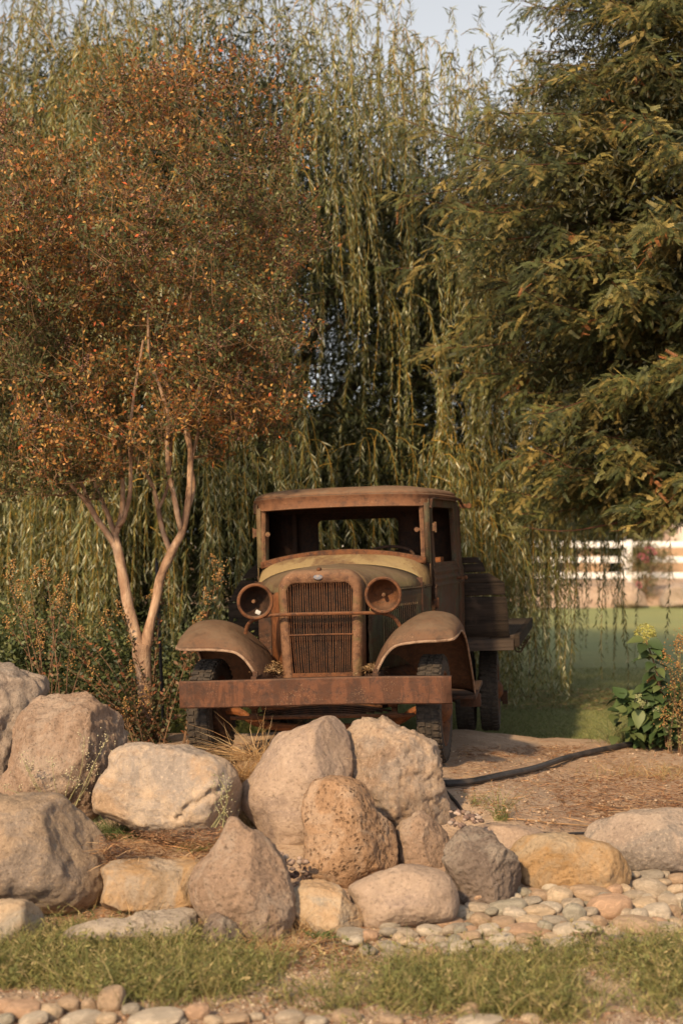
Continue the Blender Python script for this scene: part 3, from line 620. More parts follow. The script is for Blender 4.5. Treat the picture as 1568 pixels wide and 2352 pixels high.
#SECTION rocks
def ico(k):
    bm = bmesh.new(); bmesh.ops.create_icosphere(bm, subdivisions=k, radius=1)
    V = np.array([v.co[:] for v in bm.verts]); F = np.array([[v.index for v in f.verts] for f in bm.faces]); bm.free(); return V, F
ICO = {k: ico(k) for k in (1, 2, 3, 5, 6, 7)}
def rock(name, poly, Y, mat, label, depth=.45, cuts=0, pits=0., seed=0, amp=.03, cutmin=.74, planes=(), sub=6, crack=None, group=None, cat='boulder', rough=1.):
    """poly: outline sheet coordinates of the stone seen from the path, given its own distance and thickness"""
    poly = np.array(poly, float); c = np.array([(poly[:, 0].min()+poly[:, 0].max())/2, (poly[:, 1].min()+poly[:, 1].max())/2])
    a = poly-c; area = 0; cen = np.zeros(2)
    for i in range(len(a)):
        p, q = a[i], a[(i+1) % len(a)]; k = p[0]*q[1]-q[0]*p[1]; area += k; cen += (p+q)*k
    c = c + cen/(3*area)
    C = at(c[0], c[1], Y); k = np.linalg.norm(ray(*c)*(Y/ray(*c)[1]))/3267.
    P = (poly-c)*np.array([1, -1])*k
    P = np.vstack([P, P[:1]]); Pd = curve(P, 400)
    th = np.arctan2(Pd[:, 1], Pd[:, 0]); rr = np.hypot(Pd[:, 0], Pd[:, 1])
    bins = np.linspace(-PI, PI, 361); rad = np.zeros(360)
    idx = np.clip(np.digitize(th, bins)-1, 0, 359)
    for i, r_ in zip(idx, rr): rad[i] = max(rad[i], r_)
    g = np.where(rad > 0)[0]; rad = np.interp(np.arange(360), np.r_[g-360, g, g+360], np.tile(rad[g], 3))
    kk = np.ones(5)/5; rad = np.convolve(np.r_[rad[-4:], rad, rad[:4]], kk, 'same')[4:-4]
    V, F = ICO[sub]; f = ray(*c); f = f/np.linalg.norm(f); rt = unit(np.cross(f, [0, 0, 1.])); up = np.cross(rt, f)
    t = (np.arctan2(V[:, 2], V[:, 0])+PI)/(2*PI)*360-.5; r2 = np.interp(t, np.arange(-1, 361), np.r_[rad[-1], rad, rad[0]])
    e = np.arcsin(np.clip(V[:, 1], -1, 1)); size = math.sqrt(abs(area)/2)*k; dz = depth*2*size*.62
    ce, se = np.cos(e)**.80, np.sign(e)*np.abs(np.sin(e))**.92
    rm = rad.mean(); L = np.stack([np.cos(t/360*2*PI-PI)*r2*ce, se*dz, np.sin(t/360*2*PI-PI)*r2*ce], 1)
    rs = np.random.default_rng(seed)
    pl = [(unit(np.array(n_, float)), d_) for n_, d_ in planes]
    for q in range(cuts):
        n_ = unit(rs.normal(size=3)*np.array([.8, 1., .8])+np.array([0, -.5, .1])); pl.append((n_, rs.uniform(cutmin, .93)))
    for n_, d_ in pl:
        s_ = L@n_; mx = s_.max(); over = s_-d_*mx; soft = .012*size
        L = L - n_[None]*(np.where(over > 0, over, 0)*.93)[:, None]
    nrm = unit(L/np.array([rm, dz, rm])**2)
    q = L/size+seed*3.1
    d = fbm(q, 1.1, 3, seed)*amp*1.3 + fbm(q, 3.2, 4, seed+3)*amp*.55 + (1-np.abs(fbm(q, 2.2, 4, seed+7)))*amp*.5*rough + fbm(q, 13, 4, seed+5, .65)*amp*.30*rough + (np.abs(fbm(q, 6, 3, seed+9))-.3)*amp*.20*rough
    d = d*size
    if pits:
        for fr, wt in ((9, 1.), (19, .55)):
            cd = cells(q, fr, seed+11); mk = np.clip(fbm(q, 2.5, 2, seed+20)*1.4+.45, 0, 1); d = d - pits*size*wt*np.clip(.42-cd, 0, .42)*mk
    if crack is not None:      # a fissure running across the face
        cp = (np.array(crack, float)-c)*np.array([1, -1])*k; cp = resample(cp, 40); cp += np.stack([vnoise(np.c_[np.arange(40)*.6, np.zeros(40), np.zeros(40)], 4), vnoise(np.c_[np.arange(40)*.6, np.ones(40)*5, np.zeros(40)], 4)], 1)*.010
        dd = np.min(np.hypot(L[:, None, 0]-cp[None, :, 0], L[:, None, 2]-cp[None, :, 1]), axis=1)
        d = d - np.where(L[:, 1] < 0, .045*np.clip(1-dd/.018, 0, 1), 0)
    L = L + nrm*d[:, None]
    W = L[:, :1]*rt + L[:, 1:2]*f + L[:, 2:3]*up
    o = fast(name, W, F, mat, smoothf=True); o.location = C
    tag(o, label, cat, group); return o
T = dict(
 grey=rock_mat('stone_grey', (0.414, 0.328, 0.262), (0.302, 0.230, 0.185), (0.224, 0.191, 0.168), .5, grain=1.1),
 brown=rock_mat('stone_brown', (0.335, 0.232, 0.168), (0.243, 0.164, 0.117), (0.355, 0.272, 0.213), .5, pit=.35, pscale=55, grain=1.2),
 tan=rock_mat('stone_tan', (0.492, 0.377, 0.280), (0.414, 0.300, 0.212), (0.268, 0.230, 0.206), .85, stain=(0.402, 0.262, 0.157), grain=.8),
 tan2=rock_mat('stone_sandy', (0.402, 0.300, 0.212), (0.313, 0.224, 0.157), (0.257, 0.207, 0.174), .4, pit=.25, pscale=80, grain=1.3),
 orange=rock_mat('stone_orange', (0.415, 0.272, 0.148), (0.360, 0.213, 0.104), (0.371, 0.309, 0.251), .6, stain=(0.240, 0.181, 0.126), grain=.8),
 ochre=rock_mat('stone_ochre', (.40, .265, .15), (.35, .21, .095), (.30, .225, .15), .6, stain=(.36, .29, .21), grain=1.),
 pitted=rock_mat('stone_pitted', (0.391, 0.246, 0.151), (0.302, 0.181, 0.107), (0.414, 0.295, 0.212), .4, pit=.9, pscale=42, grain=1.2),
 pink=rock_mat('stone_pink', (0.414, 0.311, 0.241), (0.335, 0.240, 0.179), (0.291, 0.218, 0.179), .5, grain=1.),
 split=rock_mat('stone_split', (0.414, 0.311, 0.230), (0.313, 0.213, 0.145), (0.257, 0.207, 0.174), .7, stain=(0.257, 0.164, 0.107), grain=1.1),
 basalt=rock_mat('stone_dark', (.215, .165, .135), (.13, .095, .078), (.30, .25, .205), .5, pit=.3, pscale=48, grain=1.2),
 cream=rock_mat('stone_cream', (0.447, 0.344, 0.246), (0.391, 0.273, 0.174), (0.302, 0.267, 0.224), .6, stain=(0.380, 0.240, 0.134), grain=.8),
 slab=rock_mat('stone_slab_grey', (0.391, 0.328, 0.268), (0.302, 0.246, 0.201), (0.447, 0.372, 0.302), .5, grain=1.))
Z4 = lambda L: [(x*.5038, 1515.6+y*.5038) for x, y in L]
Z5 = lambda L: [(643+x*.59, 1607.4+y*.59) for x, y in L]
rock('boulder', Z4([(-420, 120), (-250, 40), (-100, 25), (0, 45), (60, 60), (110, 85), (160, 110), (180, 160), (165, 230), (140, 300), (110, 400), (100, 520), (60, 640), (-150, 680), (-380, 620), (-460, 350)]), 8.75, T['grey'], 'grey weathered boulder rising at the far left edge behind the reddish one', .42, cuts=4, seed=3, amp=.05)
rock('boulder', Z4([(180, 172), (220, 158), (300, 165), (350, 158), (400, 165), (440, 195), (520, 240), (548, 290), (562, 350), (545, 400), (510, 450), (500, 520), (480, 600), (460, 680), (380, 740), (240, 750), (80, 720), (10, 640), (18, 540), (60, 430), (65, 330), (90, 270), (130, 220)]), 8.2, T['brown'], 'large reddish brown porous boulder left of the crape myrtle trunk', .45, cuts=3, seed=4, amp=.04, planes=[((.75, -.5, .15), .80), ((-.15, -.9, .3), .82)], pits=.03, rough=1.4)
rock('boulder', Z4([(500, 440), (520, 410), (590, 375), (680, 380), (740, 390), (850, 400), (960, 430), (1020, 465), (1070, 560), (1100, 650), (1095, 720), (1050, 790), (980, 850), (900, 845), (760, 810), (640, 780), (560, 740), (480, 700), (445, 670), (440, 610), (470, 540), (505, 490)]), 7.75, T['tan'], 'broad pale tan boulder with a dark crack across its face', .40, cuts=2, seed=5, amp=.03, planes=[((-.12, -.93, .3), .74), ((.1, -.5, -.8), .85)], crack=Z4([(990, 590), (930, 620), (905, 650), (850, 665), (815, 725)]), rough=1.2)
rock('boulder', Z4([(-500, 800), (-380, 690), (-200, 630), (0, 618), (100, 615), (200, 625), (270, 640), (340, 700), (420, 790), (470, 870), (495, 930), (488, 990), (470, 1070), (400, 1140), (300, 1165), (100, 1150), (-150, 1160), (-400, 1120), (-520, 980)]), 7.05, T['tan2'], 'huge rounded sandy boulder filling the lower left edge', .42, cuts=2, seed=8, amp=.035, pits=.02, planes=[((.72, -.6, .3), .84)])
rock('boulder', Z4([(470, 960), (480, 945), (520, 925), (600, 915), (690, 903), (770, 915), (850, 910), (935, 938), (905, 985), (893, 1060), (905, 1120), (850, 1142), (650, 1142), (500, 1130), (478, 1090), (488, 1020)]), 6.98, T['orange'], 'flat topped orange rock wedged between the sandy boulder and the pear shaped one', .5, cuts=2, seed=9, amp=.035, planes=[((-.1, -.98, -.1), .62), ((.0, -.35, .93), .72), ((.5, -.8, .1), .8)])
rock('boulder', [(510, 1925), (525, 1892), (540, 1888), (560, 1904), (580, 1916), (605, 1933), (632, 1968), (650, 2012), (663, 2050), (667, 2090), (657, 2125), (628, 2165), (590, 2170), (540, 2150), (500, 2122), (468, 2088), (450, 2052), (446, 2022), (460, 1995), (485, 1972), (502, 1948)], 6.62, T['brown'], 'pear shaped brownish boulder with a pointed top in the front row', .48, cuts=2, seed=11, amp=.04, pits=.035, planes=[((.6, -.72, .3), .80)])
rock('boulder', [(617, 1742), (640, 1702), (680, 1678), (720, 1660), (750, 1648), (777, 1657), (795, 1690), (803, 1740), (800, 1785), (792, 1850), (770, 1920), (735, 1965), (690, 1985), (640, 1972), (605, 1930), (588, 1890), (563, 1850), (563, 1810), (590, 1780)], 8.0, T['pink'], 'tall smooth grey boulder leaning right in front of the grille', .42, cuts=1, seed=12, amp=.03, planes=[((.7, -.62, .3), .80)], rough=.8)
rock('boulder', Z5([(243, 195), (262, 140), (325, 88), (380, 90), (400, 76), (440, 70), (520, 88), (550, 130), (580, 190), (603, 280), (628, 340), (642, 420), (648, 490), (620, 540), (500, 540), (400, 520), (310, 440), (262, 330), (247, 260)]), 8.15, T['split'], 'tall boulder with a split rough face in front of the bumper', .46, cuts=2, seed=13, amp=.045, planes=[((-.62, -.7, .35), .76), ((.62, -.76, -.1), .72), ((.1, -.75, .65), .80)], rough=1.5)
rock('boulder', Z5([(112, 380), (150, 338), (228, 320), (300, 340), (340, 378), (372, 430), (428, 480), (450, 550), (452, 650), (405, 690), (330, 715), (270, 748), (200, 745), (120, 715), (92, 670), (103, 600), (113, 520), (98, 450)]), 7.45, T['pitted'], 'orange brown boulder pocked with small holes, in the middle of the pile', .48, cuts=1, seed=15, amp=.035, pits=.07, planes=[((.75, -.6, .2), .82)])
rock('boulder', Z5([(458, 480), (480, 455), (505, 443), (545, 438), (592, 470), (640, 512), (657, 560), (655, 620), (635, 675), (560, 695), (490, 680), (462, 650), (455, 580), (450, 520)]), 7.6, T['brown'], 'small upright brown boulder right of the pocked one', .5, cuts=2, seed=16, amp=.04, pits=.03, planes=[((.75, -.62, .1), .72)])
rock('boulder', Z5([(650, 572), (690, 532), (750, 508), (812, 518), (862, 560), (912, 612), (932, 680), (926, 750), (882, 788), (820, 812), (740, 802), (690, 780), (672, 710), (640, 675), (638, 620)]), 7.1, T['basalt'], 'angular dark charcoal boulder with a broken front face', .5, cuts=2, seed=17, amp=.05, planes=[((-.15, -.93, -.25), .70), ((.78, -.6, -.1), .66), ((-.7, -.55, .4), .80), ((.1, -.55, .83), .74), ((.3, -.9, .3), .8)], rough=1.2)
rock('boulder', Z5([(700, 520), (760, 498), (830, 484), (900, 489), (985, 500), (1022, 530), (1000, 590), (900, 640), (780, 640), (690, 590)]), 7.75, T['pink'], 'low rounded pinkish boulder half hidden behind the dark one', .45, cuts=1, seed=18, amp=.035, sub=5)
rock('boulder', Z5([(905, 602), (940, 560), (1000, 540), (1080, 528), (1180, 533), (1255, 553), (1315, 590), (1352, 640), (1360, 682), (1318, 722), (1250, 745), (1100, 750), (1050, 748), (980, 732), (930, 692), (908, 645)]), 7.35, T['ochre'], 'wide ochre orange boulder above the river stones', .42, cuts=2, seed=19, amp=.03, planes=[((-.05, -.93, -.35), .74), ((.8, -.6, 0), .82), ((-.5, -.6, .6), .84)])
rock('boulder', Z5([(1205, 550), (1230, 502), (1300, 468), (1380, 440), (1480, 432), (1568, 428), (1650, 450), (1720, 520), (1700, 620), (1600, 665), (1500, 678), (1400, 686), (1345, 676), (1300, 640), (1240, 600)]), 7.75, T['grey'], 'large smooth grey boulder at the right edge behind the ochre one', .42, cuts=2, seed=20, amp=.03, planes=[((-.45, -.8, .4), .80), ((.3, -.6, .74), .8)], rough=.8)
rock('boulder', Z5([(278, 738), (340, 700), (440, 665), (500, 653), (560, 660), (625, 682), (668, 730), (682, 790), (668, 845), (580, 868), (450, 882), (370, 900), (330, 880), (295, 805)]), 6.75, T['pink'], 'low broad pinkish grey boulder in the front row left of the dark one', .42, cuts=1, seed=21, amp=.028, planes=[((-.1, -.92, .35), .84)], rough=.8)
rock('boulder', Z5([(38, 742), (100, 720), (180, 716), (230, 742), (270, 788), (318, 812), (314, 865), (282, 905), (220, 918), (100, 902), (68, 855), (48, 800)]), 6.65, T['cream'], 'small blocky cream and orange rock right of the pear shaped one', .5, cuts=3, seed=22, amp=.045, planes=[((-.3, -.9, .1), .68), ((.75, -.65, .1), .7), ((0, -.4, .9), .72)])
rock('boulder', [(140, 2146), (170, 2128), (210, 2116), (260, 2111), (300, 2114), (330, 2100), (400, 2090), (450, 2088), (472, 2108), (468, 2138), (430, 2158), (300, 2166), (180, 2164)], 6.45, T['slab'], 'low flat grey slab lying in the weeds at the lower left', .5, cuts=3, seed=23, amp=.05, planes=[((0, -.4, .92), .6)], cat='slab')
rock('boulder', [(464, 2160), (474, 2122), (494, 2103), (520, 2113), (550, 2136), (556, 2160), (510, 2172)], 6.35, T['basalt'], 'small pointed dark rock at the foot of the pear shaped boulder', .5, cuts=3, seed=24, amp=.05, planes=[((-.6, -.7, .3), .66), ((.7, -.6, .3), .6)], sub=5, cat='rock')
rock('boulder', [(-90, 2090), (-30, 2078), (30, 2075), (66, 2080), (88, 2098), (97, 2125), (86, 2152), (30, 2168), (-60, 2165), (-110, 2140)], 6.45, T['cream'], 'small whitish square edged rock in the bottom left corner area', .5, cuts=3, seed=25, amp=.04, planes=[((-.1, -.95, .1), .7), ((.8, -.5, .1), .72)], sub=5, cat='rock')
rock('boulder', [(1412, 1378), (1425, 1352), (1445, 1340), (1462, 1352), (1482, 1380), (1474, 1390), (1440, 1396), (1414, 1390)], 43.6, T['pink'], 'distant pointed grey rock on the dirt bank before the white fence', .5, cuts=3, seed=26, amp=.06, sub=5)
rock('boulder', [(1515, 1378), (1530, 1350), (1560, 1340), (1600, 1345), (1620, 1380), (1560, 1396), (1520, 1392)], 43.8, T['grey'], 'distant low grey rock beside the white fence at the right edge', .5, cuts=3, seed=27, amp=.06, sub=5)
for i, (pl_, yy) in enumerate((([(1000, 1792), (1030, 1782), (1085, 1778), (1112, 1786), (1104, 1800), (1050, 1808), (1006, 1806)], 9.35), ([(1108, 1786), (1150, 1776), (1192, 1776), (1200, 1786), (1160, 1796), (1120, 1798)], 9.75), ([(1050, 1770), (1090, 1760), (1130, 1762), (1140, 1772), (1100, 1780), (1060, 1780)], 10.0))):
    rock('stone_slab', pl_, yy, T['slab'], ('flat pale ledge stone by the black pipe, closest to the right front tyre', 'thin pale ledge stone under the black pipe, right of the widest ledge stone', 'small ledge stone farther up the dirt slope behind the other ledge stones')[i], .9, cuts=1, seed=30+i, amp=.06, planes=[((0, -.2, 1), .55)], sub=5, cat='stone')

# ------------------------------------------------------------------ river stones
PC = [(0.512, 0.431, 0.344), (0.438, 0.356, 0.275), (0.362, 0.312, 0.256), (0.537, 0.413, 0.294), (0.475, 0.312, 0.213), (0.425, 0.306, 0.213), (0.350, 0.312, 0.250), (0.562, 0.481, 0.388)]
PM = [rock_mat('river_stone', c, tuple(x*.78 for x in c), tuple(min(1, x*1.2) for x in c), .3, grain=.45) for c in PC]
PMESH = []
for i in range(10):
    V, F = ICO[5] if i < 5 else ICO[3]; e = .86; P = np.sign(V)*np.abs(V)**e; P = P*(1+.10*fbm(P*.9+i*7, 1., 3, i)[:, None]); P = P+fbm(P, 3, 3, i)[:, None]*.02*P
    n_ = unit(np.random.default_rng(i).normal(size=3)); s_ = P@n_; P = P-n_*(np.clip(s_-.75, 0, 1)*.8)[:, None]; PMESH.append((P, F))
PME = {}
def pebble(x, y, z, a, b, c, rz, mi, ti, label, group, cat='stone', tilt=0):
    key = (mi, ti)
    if key not in PME:
        P, F = PMESH[ti]; o = fast('river_stone', P*.5, F, PM[mi], smoothf=True); PME[key] = o.data
    else: o = bpy.data.objects.new('river_stone', PME[key]); COL.objects.link(o)
    o.location = (x, y, z); o.scale = (a, b, c); o.rotation_euler = (tilt, rng.uniform(-.2, .2), rz); tag(o, label, cat, group); return o
big = [(1088, 770, 92, 82, 3, 'round pinkish river stone in front of the ochre boulder'), (1285, 815, 150, 95, 4, 'large orange river stone in the right hand stone bed'), (888, 817, 140, 60, 6, 'flat olive grey river stone just right of the dark boulder foot'),
 (1220, 765, 160, 55, 5, 'long tan river stone directly under the ochre boulder'), (1140, 805, 85, 60, 1, ''), (1010, 768, 65, 55, 5, ''), (945, 752, 60, 35, 6, ''), (980, 790, 75, 40, 2, ''), (1010, 830, 110, 45, 3, ''), (870, 875, 90, 60, 5, ''),
 (967, 905, 160, 45, 4, 'long pinkish brown river stone shaped like a loaf'), (1395, 887, 165, 65, 5, 'wide flat beige river stone low in the right stone bed'), (1150, 905, 150, 60, 0, ''), (1450, 740, 125, 65, 1, ''), (1440, 690, 110, 40, 2, ''), (1490, 685, 50, 40, 0, ''), (1520, 790, 85, 60, 1, ''), (1545, 745, 60, 45, 3, ''), (1530, 830, 60, 50, 5, ''), (1470, 840, 100, 85, 0, ''), (1380, 765, 85, 40, 1, ''), (1145, 840, 80, 85, 6, ''),
 (770, 820, 95, 50, 1, ''), (690, 832, 80, 50, 2, ''), (650, 875, 135, 42, 4, ''), (780, 862, 75, 60, 5, ''), (425, 883, 75, 40, 2, ''), (540, 870, 60, 35, 2, ''), (485, 877, 50, 30, 6, ''), (275, 918, 105, 55, 2, 'grey green river stone below the cream rock'), (585, 905, 100, 50, 0, ''), (480, 915, 100, 40, 1, ''), (735, 930, 90, 45, 5, ''), (865, 940, 90, 50, 7, 'pale whitish river stone near the weeds'), (815, 900, 80, 50, 0, ''),
 (970, 940, 95, 45, 5, ''), (975, 865, 100, 40, 3, ''), (1070, 868, 90, 45, 2, ''), (1240, 865, 60, 40, 5, ''), (700, 970, 90, 45, 7, ''), (885, 980, 100, 50, 7, ''), (610, 940, 80, 35, 1, ''), (350, 925, 60, 50, 4, ''), (640, 963, 70, 30, 2, ''), (430, 965, 90, 40, 2, ''), (340, 980, 60, 40, 2, ''), (1280, 955, 120, 45, 5, ''), (1110, 955, 110, 50, 0, ''), (1190, 870, 60, 40, 3, ''), (1510, 895, 100, 50, 1, ''), (1300, 745, 60, 55, 4, 'angular dark red stone touching the right foot of the ochre boulder'), (1350, 840, 70, 50, 1, ''), (1420, 800, 90, 50, 3, ''), (1570, 790, 80, 60, 0, ''), (1550, 700, 70, 45, 5, '')]
RG = 'river stones in the bed below the boulders'; RL = 'smooth river stone among the many lying below the right hand boulders'
placed = []
for i, (zx, zy, wd, ht, mi, lb) in enumerate(big):
    x, y = Z5([(zx, zy+ht*.38)])[0]; g = ground(x, y); k = np.linalg.norm(g-np.array([0, 0, EYE]))/3267*.59
    a = wd*k*1.06; c = ht*k*1.0; b = a*rng.uniform(.7, .9); placed.append((g[0], g[1], a*.5))
    pebble(g[0], g[1]+b*.25, g[2]+c*.33, a, b, c, rng.uniform(-.25, .25), mi, i % 5, lb or RL, None if lb else RG)
area = [(1130, 2050), (1230, 2035), (1350, 2030), (1420, 1990), (1568, 1960), (1640, 1980), (1640, 2200), (1400, 2205), (1100, 2210), (900, 2215), (780, 2180), (790, 2145), (950, 2140), (1060, 2110)]
n = 0; tries = 0
while n < 205 and tries < 6000:
    tries += 1; x, y = rng.uniform(780, 1640), rng.uniform(1960, 2215)
    if not inside(np.array([x]), np.array([y]), area)[0]: continue
    g = ground(x, y); a = rng.uniform(.05, .13)*(.7 if n > 110 else 1)*(.75 if y > 2150 else 1)
    if any((g[0]-p[0])**2+(g[1]-p[1])**2 < (.62*(p[2]+a/2))**2*(1 if n < 110 else .6) for p in placed): continue
    placed.append((g[0], g[1], a/2)); c = a*rng.uniform(.35, .7)
    pebble(g[0], g[1], g[2]+c*.25+(.02 if n < 60 else 0), a, a*rng.uniform(.6, .9), c, rng.uniform(-1.5, 1.5), int(rng.integers(8)), 5+n % 5, RL, RG, tilt=rng.uniform(-.2, .2)); n += 1
low = [(50, 305, 75, 45, 4), (112, 308, 50, 35, 3), (158, 292, 45, 35, 5), (203, 292, 30, 30, 5), (255, 278, 58, 62, 5), (75, 325, 60, 30, 0), (12, 292, 40, 28, 4), (35, 285, 35, 28, 5), (185, 324, 80, 28, 0), (245, 322, 45, 25, 3), (355, 324, 115, 34, 0), (452, 307, 50, 35, 4), (540, 324, 60, 22, 5), (665, 320, 60, 28, 1), (725, 327, 50, 18, 0), (795, 317, 60, 32, 5), (1100, 328, 90, 18, 0), (590, 318, 30, 20, 1), (1078, 300, 50, 25, 5), (10, 325, 40, 25, 6), (405, 326, 40, 20, 2), (490, 326, 40, 20, 3), (900, 326, 50, 22, 5), (1220, 322, 40, 20, 3), (300, 300, 40, 25, 2)]
for i, (x, y, wd, ht, mi) in enumerate(low):
    g = ground(x, 2020.8+y+ht*.35); k = np.linalg.norm(g-np.array([0, 0, EYE]))/3267
    a = wd*k*1.05; c = ht*k*1.05; pebble(g[0], g[1]+a*.15, g[2]+c*.3, a, a*.8, c, rng.uniform(-.3, .3), mi, i % 5, 'blocky reddish stone standing in the weeds at the bottom left' if i == 4 else 'rounded stone in the row along the bottom edge before the weeds', None if i == 4 else 'stones along the bottom edge')
# small gravel and dark chips in the gaps: nobody could count them
def scatter_stones(name, pts, size, pal, label):
    V0, F0 = ICO[1]; n = len(pts); s_ = size*rng.uniform(.5, 1.3, (n, 1, 1)); sc = rng.uniform(.55, 1., (n, 1, 3)); sc[..., 2] *= .7
    A = rng.uniform(0, 2*PI, n); Rm = np.zeros((n, 3, 3)); Rm[:, 0, 0] = np.cos(A); Rm[:, 0, 1] = -np.sin(A); Rm[:, 1, 0] = np.sin(A); Rm[:, 1, 1] = np.cos(A); Rm[:, 2, 2] = 1
    V = V0[None]*(1+rng.normal(size=(n, len(V0), 1))*.12)*sc*s_; V = np.einsum('nij,nvj->nvi', Rm, V)+np.asarray(pts)[:, None]
    F = (F0[None]+np.arange(n)[:, None, None]*len(V0)).reshape(-1, 3); c = np.repeat(pick(pal, n, .15), len(V0), 0)
    return tag(fast(name, V.reshape(-1, 3), F, M['stonelet'], col=c, smoothf=True), label, 'gravel', kind='stuff')
t = NT('gravel_stone'); a = t.n('Attribute', attribute_name='col'); M['stonelet'] = t.end(a.outputs['Color'], .9, t.bump(t.noise(90, 4), .4, .006), 0, .2)
def in_poly(poly, n, lift=0.):
    poly = np.array(poly, float); out = []
    while len(out) < n:
        x = rng.uniform(poly[:, 0].min(), poly[:, 0].max(), 400); y = rng.uniform(poly[:, 1].min(), poly[:, 1].max(), 400); m = inside(x, y, poly)
        for a_, b_ in zip(x[m][:n], y[m][:n]):
            d = ray(a_, b_); t_ = EYE/-d[2] if d[2] < 0 else 9
            for _ in range(5): t_ = (EYE-float(hz(d[0]*t_, d[1]*t_)))/-d[2]
            out.append(np.array([0, 0, EYE])+d*t_+np.array([0, 0, lift]))
            if len(out) >= n: break
    return np.array(out)
GP = [(.34, .27, .20), (.28, .22, .17), (.2, .15, .12), (.38, .31, .24), (.30, .19, .13)]
pts = np.vstack([in_poly([(480, 2145), (700, 2120), (800, 2150), (1640, 2160), (1640, 2260), (900, 2260), (620, 2300), (450, 2230)], 3800), in_poly([(-60, 2240), (400, 2290), (1000, 2290), (1640, 2300), (1640, 2370), (-60, 2370)], 2600), in_poly([(780, 2090), (1100, 2080), (1640, 1970), (1640, 2200), (780, 2190)], 1500)])
scatter_stones('gravel', pts, .0105, GP, 'pale grey gravel strewn between the river stones and the weeds')
pts = in_poly([(640, 1960), (720, 1980), (700, 2060), (650, 2040)], 40, .01); pts = np.vstack([pts, in_poly([(1030, 1862), (1075, 1858), (1110, 1888), (1060, 1902), (1030, 1895)], 26, .005)])
scatter_stones('gravel', pts, .024, [(.22, .15, .12), (.30, .22, .18), (.15, .10, .085), (.33, .26, .22)], 'dark stone chips packed in the gaps between boulders')

pts = in_poly([(1040, 1700), (1640, 1700), (1640, 1930), (1250, 1905), (1100, 1870), (1030, 1800)], 600)
scatter_stones('soil_clods', pts[fbm(pts, 1.6, 3, 2) > .0], .014, [(.36, .26, .18), (.30, .21, .145), (.40, .30, .215)], 'crumbled pale soil clods on the dirt right of the truck')

# pipes and cords on the ground
def laid(name, pts, r, mat, label, cat, lift=0.):
    P = np.array([ground(x, y) for x, y in pts]); P = curve(P, 60); z = terrain(P[:, 0], P[:, 1])+r*.8+lift; z = np.convolve(np.r_[[z[0]]*4, z, [z[-1]]*4], np.ones(9)/9, 'valid')
    P[:, 2] = z; return tag(MB().tube(P, r, 10).build(name, mat), label, cat)
laid('irrigation_pipe', [(985, 1818), (1010, 1812), (1040, 1811), (1100, 1802), (1200, 1782), (1300, 1752), (1400, 1728), (1500, 1709), (1560, 1702)], .021, M['hose'], 'thick black irrigation pipe curving across the dirt right of the truck', 'pipe', .012)
laid('drip_hose', [(1012, 1814), (1028, 1826), (1045, 1845), (1060, 1866), (1080, 1885), (1110, 1890)], .010, M['hose'], 'thin black drip hose dropping between the tall boulder and the dark one', 'hose')
laid('drip_hose', [(1215, 1912), (1240, 1916), (1300, 1919), (1370, 1917), (1400, 1912)], .008, M['hose'], 'short thin black hose behind the ochre boulder', 'hose')
laid('drip_hose', [(1455, 1700), (1440, 1695), (1420, 1692), (1395, 1694), (1402, 1699), (1450, 1703)], .006, M['hose'], 'small black loop of wire by the hydrangea foot', 'hose')
t = NT('dry_stalk'); M['straw'] = t.end((.50, .30, .15), .8)
laid('dry_stalk', [(1165, 1887), (1230, 1892), (1300, 1899), (1378, 1903)], .004, M['straw'], 'long straight orange dry stalk lying behind the low pinkish boulder', 'stalk', .01)

